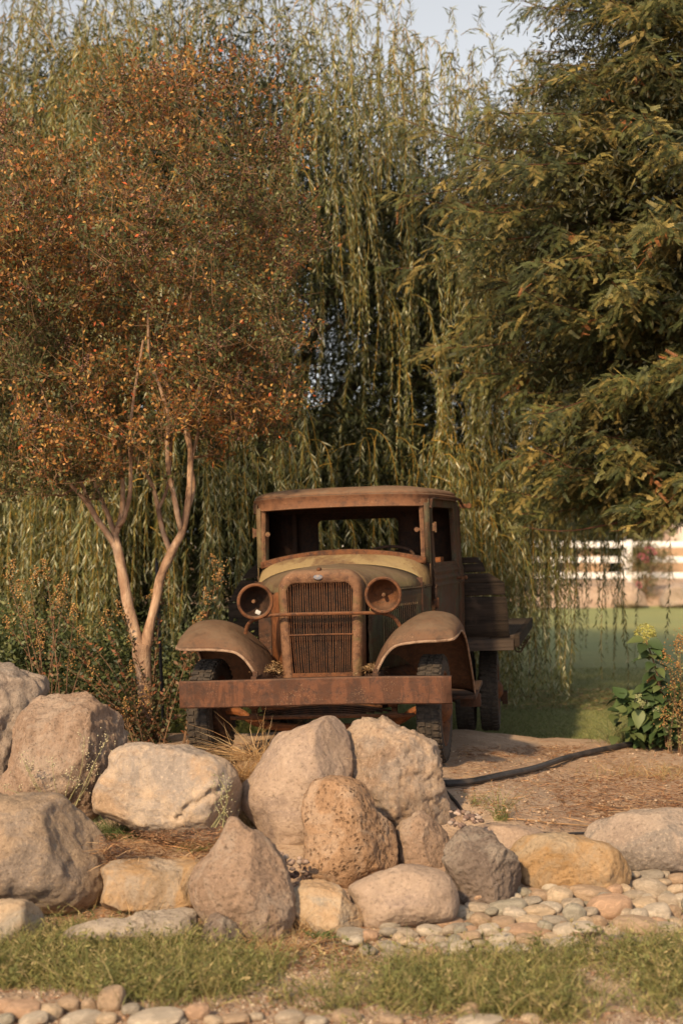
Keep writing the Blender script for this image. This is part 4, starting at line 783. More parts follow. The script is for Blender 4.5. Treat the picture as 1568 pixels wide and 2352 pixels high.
#SECTION willow
def strand_mesh(name, starts, outs, lens, parent, pal, lift, leafL=.115, leafW=.0135, step=.030, sway=.10, twig_r=.0022, tpal=None, reach=.5, mat='leaf_willow'):
    VV, QQ, CC, off = [], [], [], 0; TV, TQ, TC, toff = [], [], [], 0
    tpal = tpal or [(.44, .27, .06), (.34, .23, .06), (.24, .18, .05)]
    for p0, od, ln, lf in zip(starts, outs, lens, lift):
        n = max(8, int(ln/.12)); s_ = np.linspace(0, ln, n)[:, None]; b = reach*rng.uniform(.6, 1.4)
        ph = rng.uniform(0, 6, 2); e = 1-np.exp(-s_/b)
        P = p0 + od*e*b*.9 + np.array([0, 0, 1.])*(lf*e*b*.8 - (s_-b*e)*1.0)
        P[:, 0] += sway*np.sin(s_[:, 0]*1.7+ph[0])*s_[:, 0]/ln*.6; P[:, 1] += sway*np.sin(s_[:, 0]*1.4+ph[1])*s_[:, 0]/ln*.6
        P = P[P[:, 2] > .10+rng.uniform(0, .2)]
        if len(P) < 4: continue
        T_ = unit(np.gradient(P, axis=0)); L_ = np.r_[0, np.cumsum(np.linalg.norm(np.diff(P, axis=0), axis=1))]
        k = int(L_[-1]/step); t = np.linspace(.06, 1, k)*L_[-1]+rng.uniform(-.01, .01, k)
        Pl = np.stack([np.interp(t, L_, P[:, j]) for j in range(3)], 1); Tl = unit(np.stack([np.interp(t, L_, T_[:, j]) for j in range(3)], 1))
        a = np.arange(k)*PI+rng.normal(size=k)*.7+ph[0]; side = np.stack([np.cos(a), np.sin(a), 0*a], 1)
        D = unit(Tl*.9 + side*rng.uniform(.35, .85, k)[:, None] + np.array([0, 0, -.25])+rng.normal(size=(k, 3))*.12)
        fr = np.clip(1.15-.55*t/L_[-1], .4, 1); LL = leafL*rng.uniform(.65, 1.15, k)*fr
        V, Q = leafquads(Pl, D, rand_dir(k), LL, leafW*rng.uniform(.75, 1.25, k), .4)
        VV.append(V); QQ.append(Q+off); off += len(V); CC.append(np.repeat(pick(pal, k, .16)*rng.uniform(.85, 1.15), 4, 0))
        r = np.linspace(twig_r*1.6, twig_r*.6, len(P)); s1 = unit(np.cross(T_, rng.normal(size=3))); s2 = np.cross(T_, s1); m = len(P)
        R3 = np.stack([P+s1*r[:, None], P-s1*r[:, None]*.5+s2*r[:, None]*.87, P-s1*r[:, None]*.5-s2*r[:, None]*.87], 1).reshape(-1, 3)
        i = np.arange(m-1)[:, None, None]*3; j = np.array([[0, 1, 4, 3], [1, 2, 5, 4], [2, 0, 3, 5]])[None]
        TV.append(R3); TQ.append((i+j).reshape(-1, 4)+toff); toff += len(R3); TC.append(np.repeat(pick(tpal, 1, .15), len(R3), 0))
    a = fast('foliage', np.vstack(VV), np.vstack(QQ), M[mat], parent, np.vstack(CC))
    b_ = fast('twigs', np.vstack(TV), np.vstack(TQ), M['leaf_dry'], parent, np.vstack(TC), smoothf=True)
    return off//4
WC = np.array([-1.1, 18.9, 0]); willow = empty('willow_tree', WC)
tag(willow, 'huge weeping willow with long trailing strands hanging behind the truck', 'tree')
def wl(p): return np.asarray(p, float)-WC
mb = MB(); tr = curve([(-.9, 18.9, -.1), (-.8, 20.1, .8), (-1., 18.9, 1.6), (-.9, 18.9, 2.3)], 14); mb.tube(wl(tr), np.linspace(.55, .40, 14)*(1+.1*np.sin(np.arange(14)*2)), 14)
mb.build('trunk', M['bark_willow'], willow)
lm = MB()
for k in range(15):
    a = 2*PI*k/15+rng.uniform(-.2, .2); L = rng.uniform(2.0, 3.3); up = rng.uniform(1.8, 3.3)-.6*max(0, math.cos(a))
    P = curve([(-.9, 18.9, 2.0), (-.9+math.cos(a)*L*.25, 18.9+math.sin(a)*L*.25, 2.2+up*.45), (-.9+math.cos(a)*L*.6, 18.9+math.sin(a)*L*.6, 2.2+up*.85), (-.9+math.cos(a)*L, 18.9+math.sin(a)*L, 2.2+up)], 16)
    lm.tube(wl(P), np.linspace(.14, .02, 16), 8)
    for q in range(4):
        i = 5+int(rng.integers(9)); d = rng.normal(size=3)*np.array([.5, .5, .2])+np.array([math.cos(a), math.sin(a), .0]); lm.tube(wl([P[i], P[i]+d*.4, P[i]+d*.8+np.array([0, 0, .05]), P[i]+d*1.0-np.array([0, 0, .15])]), [.04, .03, .02, .008], 6)
lm.build('limbs', M['bark_willow'], willow)
WP = [(.12, .13, .045), (.16, .17, .055), (.085, .095, .034), (.28, .29, .17), (.21, .19, .06), (.19, .20, .08), (.14, .16, .06), (.46, .45, .30)]  # mostly darkened for missing shade; pale tones stand for glints and silver undersides
def dome(n, rmin, rmax, amin, amax, zmin, zmax, tscale=1.0):
    a = rng.uniform(amin, amax, n); z = rng.uniform(zmin, zmax, n); z = z-np.clip(np.cos(a), 0, 1)*np.clip(z-4.5, 0, 9)*.5; r = rng.uniform(rmin, rmax, n)
    rr = 5.5*np.sqrt(np.clip(1-((z-3.2)/6.3)**2*(z > 3.2), .02, 1))*r*(1+.09*np.sin(a*7)+.07*np.sin(a*13+z*2))
    return np.stack([WC[0]+np.cos(a)*rr*1.06, WC[1]+np.sin(a)*rr*.78, z], 1), np.stack([np.cos(a), np.sin(a), 0*a], 1)
starts, outs, lens, lift = [], [], [], []
def addst(n, rmin, rmax, amin, amax, zmin, zmax, l0, l1, lf0, lf1, k=9, sp=.9, gap=-10):
    P, O = dome(n//k, rmin, rmax, amin, amax, zmin, zmax)
    if gap > -9: keep = fbm(P, .75, 3, 91) > gap; P, O = P[keep], O[keep]
    for p, o_ in zip(P, O):          # every arching branchlet carries k strands along its length
        d = unit(o_+rng.normal(size=3)*np.array([.7, .7, 0])); ln = rng.uniform(l0, l1); lf = rng.uniform(lf0, lf1)
        for u in np.sort(rng.uniform(0, 1, k)):
            q = p + d*u*sp + np.array([0, 0, .5*lf*u-.55*u*u]) + rng.normal(size=3)*np.array([.10, .10, .06])
            starts.append(q); outs.append(unit(d+rng.normal(size=3)*np.array([.55, .55, 0]))*rng.uniform(.35, 1.1)); lens.append(ln*rng.uniform(.65, 1.15)); lift.append(lf*rng.uniform(.2, 1.))
FR = (PI*.98, PI*2.02)
addst(4800, .86, 1.02, *FR, 2.8, 6.2, 1.5, 3.0, .0, .9, gap=.06)          # front curtain
addst(3800, .84, 1.04, *FR, 5.6, 9.0, .9, 2.3, .5, 2.5, gap=-.18, sp=1.25, k=11)          # upper front
addst(1700, .84, 1.0, *FR, 2.2, 3.4, 1.7, 3.2, -.2, .3, gap=.10)
addst(700, .86, 1.04, PI*1.02, PI*1.36, 2.4, 3.6, 2.2, 3.6, -.2, .3)         # low skirt
addst(700, .2, .9, 0, 2*PI, 8.0, 9.4, .8, 1.6, 1.4, 2.8)        # wispy top
addst(1900, .45, .82, 0, 2*PI, 2.8, 8.0, 1.5, 3.0, -.2, .6)     # inside
addst(1500, .80, 1.0, 0, PI, 2.4, 7.5, 1.6, 3.4, 0, .8)         # far side
SA = np.array(starts); sx = 784+3267*SA[:, 0]/SA[:, 1]; sy = 1270-3267*(SA[:, 2]-EYE)/SA[:, 1]
endy = sy+3267*np.array(lens)*.8/SA[:, 1]
lens = list(np.array(lens)*np.where((sx > 1030) & (sx < 1420) & (SA[:, 2] < 4.2), 1.25, 1.))
open_ = np.clip((sx-1170)/280, 0, 1)*np.clip((endy-1080)/180, 0, 1)           # the veil thins out to the east
topr = np.clip((sx-(700-.0*sy))/330, 0, 1)*np.clip((520-sy)/330, 0, 1)*.50+.40*np.clip((230-sy)/230, 0, 1)
low_ = .42*((endy > 900) & (sx > 380) & (sx < 1040))+.22*((endy > 1000) & (sx <= 380))
kp = (rng.random(len(SA)) > np.maximum(np.maximum(open_**.75*.97, topr), low_))
starts = SA[kp]; outs = np.array(outs)[kp]; lens = np.array(lens)[kp]; lift = np.array(lift)[kp]
nl = strand_mesh('w', wl(np.array(starts)), np.array(outs), lens, willow, WP, lift, leafW=.0145, leafL=.130, step=.027, twig_r=.0030)
def leaf_cloud(name, C, rad, per, L, W, pal, parent, mat, org, flat=1., down=0., p=None):
    n = len(C)*per; P = np.repeat(C, per, 0)+rng.normal(size=(n, 3))*rad*np.array([1, 1, flat]); D = rand_dir(n)+np.array([0, 0, -down])
    V, Q = leafquads(P-org, D, rand_dir(n), L*rng.uniform(.6, 1.2, n), W*rng.uniform(.7, 1.2, n), .45)
    return fast(name, V, Q, M[mat], parent, np.repeat(pick(pal, n, .18, p)*np.repeat(rng.uniform(.8, 1.2, (len(C), 1)), per, 0), 4, 0))
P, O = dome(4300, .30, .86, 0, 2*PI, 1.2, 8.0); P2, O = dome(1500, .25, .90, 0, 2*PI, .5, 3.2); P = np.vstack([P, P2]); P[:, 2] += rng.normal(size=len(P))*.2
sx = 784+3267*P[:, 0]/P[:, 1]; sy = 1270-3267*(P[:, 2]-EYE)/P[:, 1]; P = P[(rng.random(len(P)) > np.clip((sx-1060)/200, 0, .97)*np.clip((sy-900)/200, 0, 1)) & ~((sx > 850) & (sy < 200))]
leaf_cloud('shaded_inner_foliage', P, .22, 52, .13, .026, [(.03, .038, .015), (.045, .052, .02), (.022, .027, .012)], willow, 'leaf', WC, down=.8)  # very dark leaf tones put the crown's inner shade into the colour

#SECTION crape myrtle
YM = 10.6; MO = at(345, 1690, YM); MO[2] = float(hz(MO[0], MO[1])); myrtle = empty('crape_myrtle', MO)
tag(myrtle, 'crape myrtle with smooth pinkish forked trunk and rusty orange autumn leaves', 'tree')
def mp(x, y, d=0.): return at(x, y, YM+d)-MO
LIMBS = [  # sheet x, y, depth offset, radius
 [(345, 1720, 0, .078), (341, 1660, 0, .066), (336, 1600, 0, .060), (330, 1540, 0, .060), (326, 1495, 0, .066), (328, 1478, 0, .062)],
 [(322, 1490, 0, .052), (308, 1440, 0, .044), (295, 1390, -.02, .041), (283, 1330, -.04, .039), (274, 1280, -.05, .037), (266, 1245, -.05, .034), (262, 1225, -.04, .03)],
 [(334, 1490, 0, .05), (345, 1440, .03, .036), (360, 1380, .05, .034), (368, 1330, .06, .034), (385, 1290, .05, .034), (402, 1255, .04, .031), (420, 1215, .03, .027), (430, 1160, .02, .025), (437, 1100, .0, .023), (438, 1040, -.03, .022), (430, 985, -.05, .024), (448, 930, -.1, .018), (470, 860, -.15, .015), (500, 780, -.2, .011)],
 [(268, 1262, -.05, .028), (248, 1228, -.1, .024), (225, 1195, -.15, .022), (205, 1160, -.2, .019), (180, 1130, -.25, .016), (150, 1105, -.3, .012), (110, 1080, -.3, .010), (60, 1050, -.3, .007)],
 [(228, 1200, -.15, .018), (210, 1165, -.1, .016), (190, 1115, -.05, .015), (170, 1080, .0, .013), (150, 1030, .05, .011), (120, 960, .1, .009), (90, 880, .1, .007)],
 [(266, 1235, -.05, .022), (255, 1200, .0, .019), (235, 1150, .05, .017), (212, 1100, .1, .015), (198, 1060, .12, .013), (180, 1000, .15, .012), (160, 900, .2, .009)],
 [(266, 1228, -.03, .022), (280, 1180, .05, .020), (283, 1130, .1, .018), (277, 1070, .12, .017), (270, 1000, .15, .016), (240, 930, .18, .014), (205, 870, .2, .012), (190, 800, .2, .010)],
 [(272, 1210, 0, .018), (285, 1190, -.1, .018), (298, 1130, -.16, .016), (302, 1080, -.2, .015), (300, 1000, -.25, .013), (310, 900, -.3, .011), (330, 780, -.35, .009)],
 [(395, 1280, .05, .022), (378, 1230, .1, .020), (368, 1190, .14, .019), (352, 1120, .18, .016), (335, 1085, .2, .013), (310, 1050, .25, .010), (280, 980, .3, .009)],
 [(362, 1175, .14, .014), (385, 1120, .2, .013), (392, 1060, .25, .012), (395, 980, .3, .011), (400, 880, .35, .009)],
 [(418, 1220, .03, .022), (408, 1180, -.05, .021), (398, 1130, -.1, .020), (388, 1080, -.12, .019), (385, 1020, -.14, .018), (387, 960, -.15, .016), (370, 900, -.2, .013), (345, 820, -.25, .011), (340, 720, -.3, .009)],
 [(424, 1200, .03, .017), (445, 1120, .12, .016), (440, 1060, .15, .014), (455, 980, .2, .013), (440, 880, .25, .011), (430, 780, .3, .009), (440, 660, .3, .007)],
 [(432, 985, -.05, .02), (415, 945, 0, .016), (380, 880, .05, .013), (350, 850, .1, .010), (310, 820, .1, .008)]]
NODES = []; tb = MB()
for i, L in enumerate(LIMBS):
    P = np.array([mp(x, y, d) for x, y, d, r in L]); n = len(P)*5; C = curve(np.c_[P, [r for *_, r in L]], n); wob = fbm(C[:, :3], 5, 2, i)*.005
    C[:, 0] += wob; tb.tube(C[:, :3], C[:, 3]*(1+.10*vnoise(C[:, :3]*14, i)), 12 if i < 3 else 8)
    for c in C[n//3 if i < 3 else 2:]: NODES.append(np.r_[c[:3], c[3]])
tb.build('trunk', M['bark_myrtle'], myrtle, angle=80)
CROWN = [(-150, 1120), (-170, 800), (-140, 480), (-60, 400), (0, 300), (35, 330), (95, 345), (130, 400), (190, 400), (225, 420), (240, 300), (215, 230), (260, 170), (320, 165), (400, 190), (450, 165), (520, 175), (560, 200), (610, 165), (640, 210), (625, 300), (645, 370), (600, 400), (630, 440), (690, 430), (740, 425), (745, 470), (700, 520), (690, 620), (680, 700), (650, 780), (690, 830), (715, 860), (660, 930), (640, 980), (560, 1010), (500, 1020), (470, 1010), (400, 1020), (390, 1090), (330, 1080), (260, 1100), (170, 1130), (60, 1145), (-40, 1150)]
A = []
while len(A) < 1900:
    x = rng.uniform(-170, 750, 200); y = rng.uniform(160, 1150, 200); m = inside(x+30*np.sin(y*.031)+22*np.sin(y*.083+1), y+24*np.sin(x*.047)+18*np.sin(x*.11), CROWN)
    for a_, b_ in zip(x[m], y[m]):
        dmx = 1.25*math.sqrt(max(.1, 1-((a_-290)/520)**2))*(.55+.45*min(1, (1150-b_)/400)); A.append(mp(a_, b_, rng.uniform(-dmx, dmx)))
A = np.array(A[:1900]); A = A[(fbm(A, 1.7, 3, 31)+.25*fbm(A, 5., 2, 8) > -.04-.55*np.clip((2.9-A[:, 2])/.5, 0, 1))]; root = mp(345, 1250); A = A[np.argsort(np.linalg.norm(A-root, axis=1))]
bb = MB(); tips = []
nd = np.array(NODES); segs = []
for a in A:
    v = a-nd[:, :3]; dist = np.linalg.norm(v, axis=1)
    cost = dist + .5*np.clip(-v[:, 2], 0, 9) + .6*(nd[:, 2] > a[2]+.05) ; i = int(np.argmin(cost)); p = nd[i]
    k = max(2, int(dist[i]/.09)+1); mid = (p[:3]+a)/2+np.array([0, 0, -.10*dist[i]])+rng.normal(size=3)*.03
    ts = np.linspace(0, 1, k+1)[:, None]; C = (1-ts)**2*p[:3]+2*ts*(1-ts)*mid+ts**2*a; r = max(.0024, min(.013, p[3]*.74)); rr = np.linspace(r, r*.55, k+1)
    bb.tube(C, rr, 4, caps=False); tips.append(a); nd = np.vstack([nd, np.c_[C[1:], rr[1:]]])
bb.build('branches', M['bark_twig'], myrtle)
tips = np.array(tips)
MP = [(.085, .095, .034), (.13, .125, .042), (.065, .072, .028), (.30, .145, .043), (.38, .19, .052), (.45, .26, .08), (.30, .115, .04), (.56, .13, .045)]
top = (tips[:, 2] > 1.6); pr = np.array([.2, .18, .16, .16, .12, .08, .07, .03])
# leafy shoots: every tip bears upright twigs lined with small leaves
ns = 8; S0 = np.repeat(tips, ns, 0)+rng.normal(size=(len(tips)*ns, 3))*np.array([.05, .05, .04]); SD = unit(rng.normal(size=S0.shape)*np.array([.75, .75, .45])+np.array([0, 0, .75])); SL = rng.uniform(.08, .30, len(S0))*(1+.5*np.clip((S0[:, 2]-2.6)/2, 0, 1))
per = 10; u = rng.uniform(0, 1, (len(S0), per, 1)); P = (S0[:, None]+SD[:, None]*SL[:, None, None]*u+rng.normal(size=(len(S0), per, 3))*.012).reshape(-1, 3); n = len(P)
SDr = np.repeat(SD, per, 0); sb = MB()
for q, d_, l_ in zip(S0, SD, SL): sb.tube([q-d_*.03, q+d_*l_], [.0022, .0012], 3, caps=False)
sb.build('shoots', M['bark_twig'], myrtle)
warm = np.repeat(np.clip(fbm(S0, 1.4, 3, 77)*1.1+.42+.20*(S0[:, 2]-1.8)/1.5, 0, 1), per); top = u.reshape(-1)
pal = np.array(MP); lo = pal[rng.integers(0, 3, n)]; hi = pal[rng.choice([3, 4, 5, 6, 7], n, p=[.3, .3, .2, .15, .05])]
useh = rng.random(n) < warm*(.25+.75*top); cols = np.where(useh[:, None], hi, lo)*(1+rng.normal(size=(n, 1))*.15)*np.repeat(rng.uniform(.8, 1.2, len(S0)), per)[:, None]
V, Q = leafquads(P, rand_dir(n)*.9+SDr*.5, rand_dir(n), .039*rng.uniform(.5, 1.25, n), .020*rng.uniform(.7, 1.2, n), .45, .12)
fast('foliage', V, Q, M['leaf'], myrtle, np.clip(np.repeat(cols, 4, 0), 0, 1))
# seed heads at the ends of the upper shoots
def panicles(tp, parent, pal, per=46, hgt=.20, sz=.0085, org=0):
    n = len(tp)*per; C = np.repeat(tp, per, 0); u = rng.random(n); ax = np.repeat(unit(rng.normal(size=(len(tp), 3))*.35+np.array([0, 0, 1])), per, 0)
    P = C+ax*(u*hgt)[:, None]+rng.normal(size=(n, 3))*(.035*(1.1-u))[:, None]
    V0, F0 = ICO[1]; V = (V0[None]*sz*rng.uniform(.6, 1.2, (n, 1, 1))+P[:, None]).reshape(-1, 3); F = (F0[None]+np.arange(n)[:, None, None]*len(V0)).reshape(-1, 3)
    return fast('seed_heads', V, F, M['stonelet2'], parent, np.repeat(pick(pal, n, .2), len(V0), 0))
M['stonelet2'] = leaf_mat('seed_capsule', .05, .9, .1)
sel = tips[(rng.random(len(tips)) < np.clip(.05+.22*(tips[:, 2]-1.5)/2.5, .02, .4))]
tag(panicles(sel, myrtle, [(.17, .095, .075), (.22, .12, .09), (.12, .07, .055), (.26, .15, .07)]), kind='stuff')
# suckers and low shoots round its foot
def shoots(name, base, ends, label, cat, pal, leafL=.045, per=.028, parent_mat='bark_twig', heads=0, wide=.55, group=None):
    base = np.asarray(base); e = empty(name, base); tag(e, label, cat, group); tb = MB(); PP, DD = [], []
    for q in ends:
        q = np.asarray(q)-base; s0 = rng.normal(size=3)*np.array([.07, .05, 0]); m_ = s0*.4+q*.45+np.array([0, 0, .10*np.linalg.norm(q)])
        C = curve([s0-np.array([0, 0, .05]), m_, q], 14); tb.tube(C, np.linspace(.006, .0018, 14), 5)
        L = np.r_[0, np.cumsum(np.linalg.norm(np.diff(C, axis=0), axis=1))]; k = int(L[-1]/per)
        t = np.linspace(.12, 1, k)*L[-1]; p = np.stack([np.interp(t, L, C[:, j]) for j in range(3)], 1); d = unit(np.gradient(p, axis=0)); PP += [p, p]
        a = rng.uniform(0, 2*PI, k); sd = np.stack([np.cos(a), np.sin(a), .3+0*a], 1); DD += [d*.5+sd, d*.5-sd*np.array([1, 1, -1])]
    PP, DD = np.vstack(PP), np.vstack(DD); n = len(PP); tb.build('stems', M[parent_mat], e)
    V, Q = leafquads(PP+rng.normal(size=PP.shape)*.006, DD, rng.normal(size=(n, 3))*.5+np.array([0, -.4, .8]), leafL*rng.uniform(.6, 1.2, n), leafL*wide*rng.uniform(.8, 1.1, n), .48, .15)
    fast('leaves', V, Q, M['leaf'], e, np.repeat(pick(pal, n, .2), 4, 0))
    for q in ends[:heads]: panicles(np.array([np.asarray(q)-base]), e, [(.30, .16, .06), (.22, .12, .05), (.36, .22, .09)], 60, .14, .006)
    return e
SP = [(.06, .075, .03), (.085, .09, .04), (.12, .10, .045), (.17, .09, .045), (.045, .06, .028), (.24, .09, .04)]
ends = [at(x, y, YM+rng.uniform(-.35, .25)) for x, y in ((60, 1420), (90, 1500), (130, 1400), (160, 1540), (190, 1480), (215, 1560), (240, 1440), (285, 1420), (300, 1560), (350, 1380), (375, 1350), (310, 1490), (330, 1620), (285, 1640), (260, 1600), (390, 1560), (420, 1500), (455, 1480), (440, 1570), (400, 1640), (370, 1600), (350, 1660), (310, 1690), (230, 1620), (180, 1600), (120, 1560), (270, 1520), (340, 1560), (385, 1680), (300, 1600), (430, 1640), (250, 1680))]
shoots('sucker_shoots', at(345, 1715, YM-.1), ends, 'leafy shoots with dry seed heads growing round the foot of the crape myrtle', 'shoots', SP, heads=14)
ends = [at(x, y, 10.3) for x, y in ((495, 1345), (480, 1390), (455, 1440), (505, 1310), (470, 1470), (440, 1500))]
shoots('sucker_shoots', at(415, 1700, 10.4), ends, 'thin upright shoots with orange seed heads between the tree and the left fender', 'shoots', SP, heads=5)
ends = [at(x, y, 9.6+rng.uniform(-.2, .2)) for x, y in ((20, 1330), (45, 1380), (70, 1345), (110, 1330), (125, 1390), (150, 1365), (170, 1420), (30, 1450), (90, 1470), (200, 1500), (60, 1520), (140, 1500), (215, 1590), (180, 1555))]
shoots('myrtle_shoots', at(120, 1720, 9.7), ends, 'loose spray of thin shoots with tiny seed heads above the reddish boulder', 'shoots', SP, heads=9, leafL=.035, per=.05)
# stake
p0, p1 = at(377, 1700, 10.9), at(360, 1290, 10.95)
t = NT('stake_steel'); M['stake'] = t.end((.03, .03, .032), .6, None, .4)
tag(MB().tube([p0, p1], .014, 6).tube([p1+np.array([-.004, 0, -.02]), p1+np.array([.0, 0, .03])], .008, 6).build('tree_stake', M['stake']), 'dark thin metal stake standing beside the crape myrtle trunk', 'stake')

#SECTION conifer
CO = np.array([3.35, 12.6, float(hz(3.35, 12.6))]); red = empty('redwood_tree', CO)
tag(red, 'big olive green redwood with feathery drooping sprays at the right edge', 'tree')
MB().tube([(0, 0, -.1), (.02, 0, 1), (0, .03, 3), (.03, 0, 6), (0, 0, 9), (0, 0, 12)], [.30, .25, .2, .15, .09, .02], 14).build('trunk', M['bark_red'], red)
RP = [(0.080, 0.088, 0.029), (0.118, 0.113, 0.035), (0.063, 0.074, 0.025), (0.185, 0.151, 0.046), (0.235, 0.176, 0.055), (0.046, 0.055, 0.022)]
FP, FD, FN, FL, FC = [], [], [], [], []; bb = MB()
def Lz(z): return np.interp(z, [1.6, 2.0, 2.6, 3.2, 3.9, 4.6, 5.3, 6.0, 6.8, 9, 12], [1.2, 1.75, 2.25, 2.25, 2.7, 3.3, 3.1, 2.1, 1.85, 1.3, .4])
NB = 640
for k in range(NB):
    z = 2.05+8.2*(k/NB)**1.1; a = k*2.39996+rng.uniform(-.3, .3)
    if math.sin(a) > .35 and rng.random() < .6: continue
    tier = .88+.16*math.sin(z*4.3+math.cos(a)*1.2)
    L = float(Lz(z))*rng.uniform(.80, 1.05)*tier*(1. if math.cos(a) < .3 else .85); dr = np.array([math.cos(a), math.sin(a), 0]); up = rng.uniform(-.10, .34)
    s_ = np.linspace(0, 1, 12)[:, None]; C = np.array([0, 0, z-CO[2]])+dr*L*s_+np.array([0, 0, 1.])*(up*L*s_-.46*L*s_**2*rng.uniform(.6, 1.1)+.20*L*s_**4); C = C+rng.normal(size=3)*.05*s_+fbm(np.c_[s_*3, s_*0+k, s_*0], 1, 2, 3)[:, None]*.05
    bb.tube(C, np.linspace(.016, .003, 12), 5, caps=False)
    nt_ = int(L/.042); sd = np.array([-dr[1], dr[0], 0])
    for j in range(nt_):
        u = .22+.78*(j+rng.random())/nt_; p = np.array([np.interp(u, s_[:, 0], C[:, q]) for q in range(3)]); sgn = 1 if j % 2 else -1
        tl = (.42*(1-u)+.16)*rng.uniform(.6, 1.25); td = unit(dr*rng.uniform(.4, .9)+sd*sgn*rng.uniform(.3, 1.)+np.array([0, 0, rng.uniform(-.75, .40)]))
        m = max(4, int(tl/.040)); v = np.linspace(.08, 1, m)[:, None]; T_ = p+td*tl*v+np.array([0, 0, -1.])*(.30*tl*v*v); td2 = unit(td+np.array([0, 0, -.35])*v)
        s2 = unit(np.cross(td, rng.normal(size=3)*.5+np.array([0, 0, 1.]))); al = np.where(np.arange(m) % 2, 1, -1)[:, None]
        D = unit(td2*.9+s2*al*rng.uniform(.45, .9, (m, 1))+np.array([0, 0, -.32])+rng.normal(size=(m, 3))*.16)
        FP.append(T_); FD.append(D); FN.append(np.tile([0, -.75, .9], (m, 1))+rng.normal(size=(m, 3))*.4); FL.append(.158*rng.uniform(.55, 1.15, m)*(1-.30*v[:, 0]))
        c = pick(RP, 1, .12)*rng.uniform(.75, 1.25) if rng.random() > .006 else np.array([[.27, .11, .04]])
        FC.append(np.repeat(c, m, 0)*(1+rng.normal(size=(m, 1))*.1))
bb.build('branches', M['bark_red'], red)
FP, FD, FN, FL, FC = map(np.concatenate, (FP, FD, FN, FL, FC)); ww = FP+CO; yy = 1270-3267*(ww[:, 2]-EYE)/ww[:, 1]
kp = FP[:, 2]+CO[2] > 1.98+.16*fbm(FP, 2.2, 2, 5); FP, FD, FN, FL, FC = FP[kp], FD[kp], FN[kp], FL[kp], FC[kp]; n = len(FP)
# each feather is a narrow spine with short needles on both sides
V1, Q1 = leafquads(FP, FD, FN, FL, .0075, .4); VV, QQ, CC = [V1], [Q1], [np.repeat(FC, 4, 0)]; off = len(V1); S = unit(np.cross(FD, FN))
for q in range(8):
    u = .03+.115*q
    for sg in (-1, 1):
        V, Q = leafquads(FP+FD*(FL*u)[:, None], FD*.75+S*sg+rng.normal(size=(n, 3))*.10, FN, (.027*(1-.45*u))*np.ones(n), .0088, .45)
        VV.append(V); QQ.append(Q+off); off += len(V); CC.append(np.repeat(FC*rng.uniform(.85, 1.15, (n, 1)), 4, 0))
fast('foliage', np.vstack(VV), np.vstack(QQ), M['needle'], red, np.clip(np.vstack(CC), 0, 1))
a_ = rng.uniform(0, 2*PI, 2600); z_ = 2.5+7.5*rng.random(2600)**1.2; r_ = np.array([Lz(q) for q in z_])*np.sqrt(rng.random(2600))*.72
leaf_cloud('shaded_inner_foliage', np.stack([CO[0]+np.cos(a_)*r_, CO[1]+np.sin(a_)*r_, z_], 1), .17, 46, .07, .018, [(.05, .05, .02), (.065, .06, .024), (.04, .042, .018)], red, 'leaf', CO, flat=.6, down=.4)  # darker palette paints the shaded heart of the tree

#SECTION low plants
GRP = [(.25, .24, .085), (.20, .20, .07), (.34, .29, .12), (.15, .16, .06), (.42, .33, .17), (.23, .24, .09)]
DRY = [(.52, .34, .17), (.44, .27, .12), (.58, .42, .24), (.38, .22, .10)]
def grass_patch(P, h0, h1, pal, lean=.5, w=.0035):
    n = len(P); D = unit(rng.normal(size=(n, 3))*np.array([lean, lean, 0])+np.array([0, 0, 1])); b = rng.normal(size=(n, 3))*np.array([.45, .45, 0])+np.array([0, 0, -.18])
    V, Q = blades(P, D, rng.uniform(h0, h1, n), w*rng.uniform(.7, 1.5, n), b); return V, Q, np.repeat(pick(pal, n, .18), 8, 0)
def join(parts):
    VV, QQ, CC, off = [], [], [], 0
    for V, Q, C in parts: VV.append(V); QQ.append(Q+off); CC.append(C); off += len(V)
    return np.vstack(VV), np.vstack(QQ), np.vstack(CC)
LEFTW = [(-80, 2165), (140, 2150), (330, 2170), (450, 2175), (560, 2210), (590, 2230), (575, 2290), (420, 2300), (330, 2310), (200, 2270), (-80, 2260)]
RIGHTW = [(560, 2255), (700, 2210), (820, 2215), (1000, 2225), (1150, 2215), (1300, 2200), (1450, 2185), (1650, 2160), (1650, 2345), (1300, 2340), (1100, 2325), (850, 2325), (650, 2300), (590, 2260)]
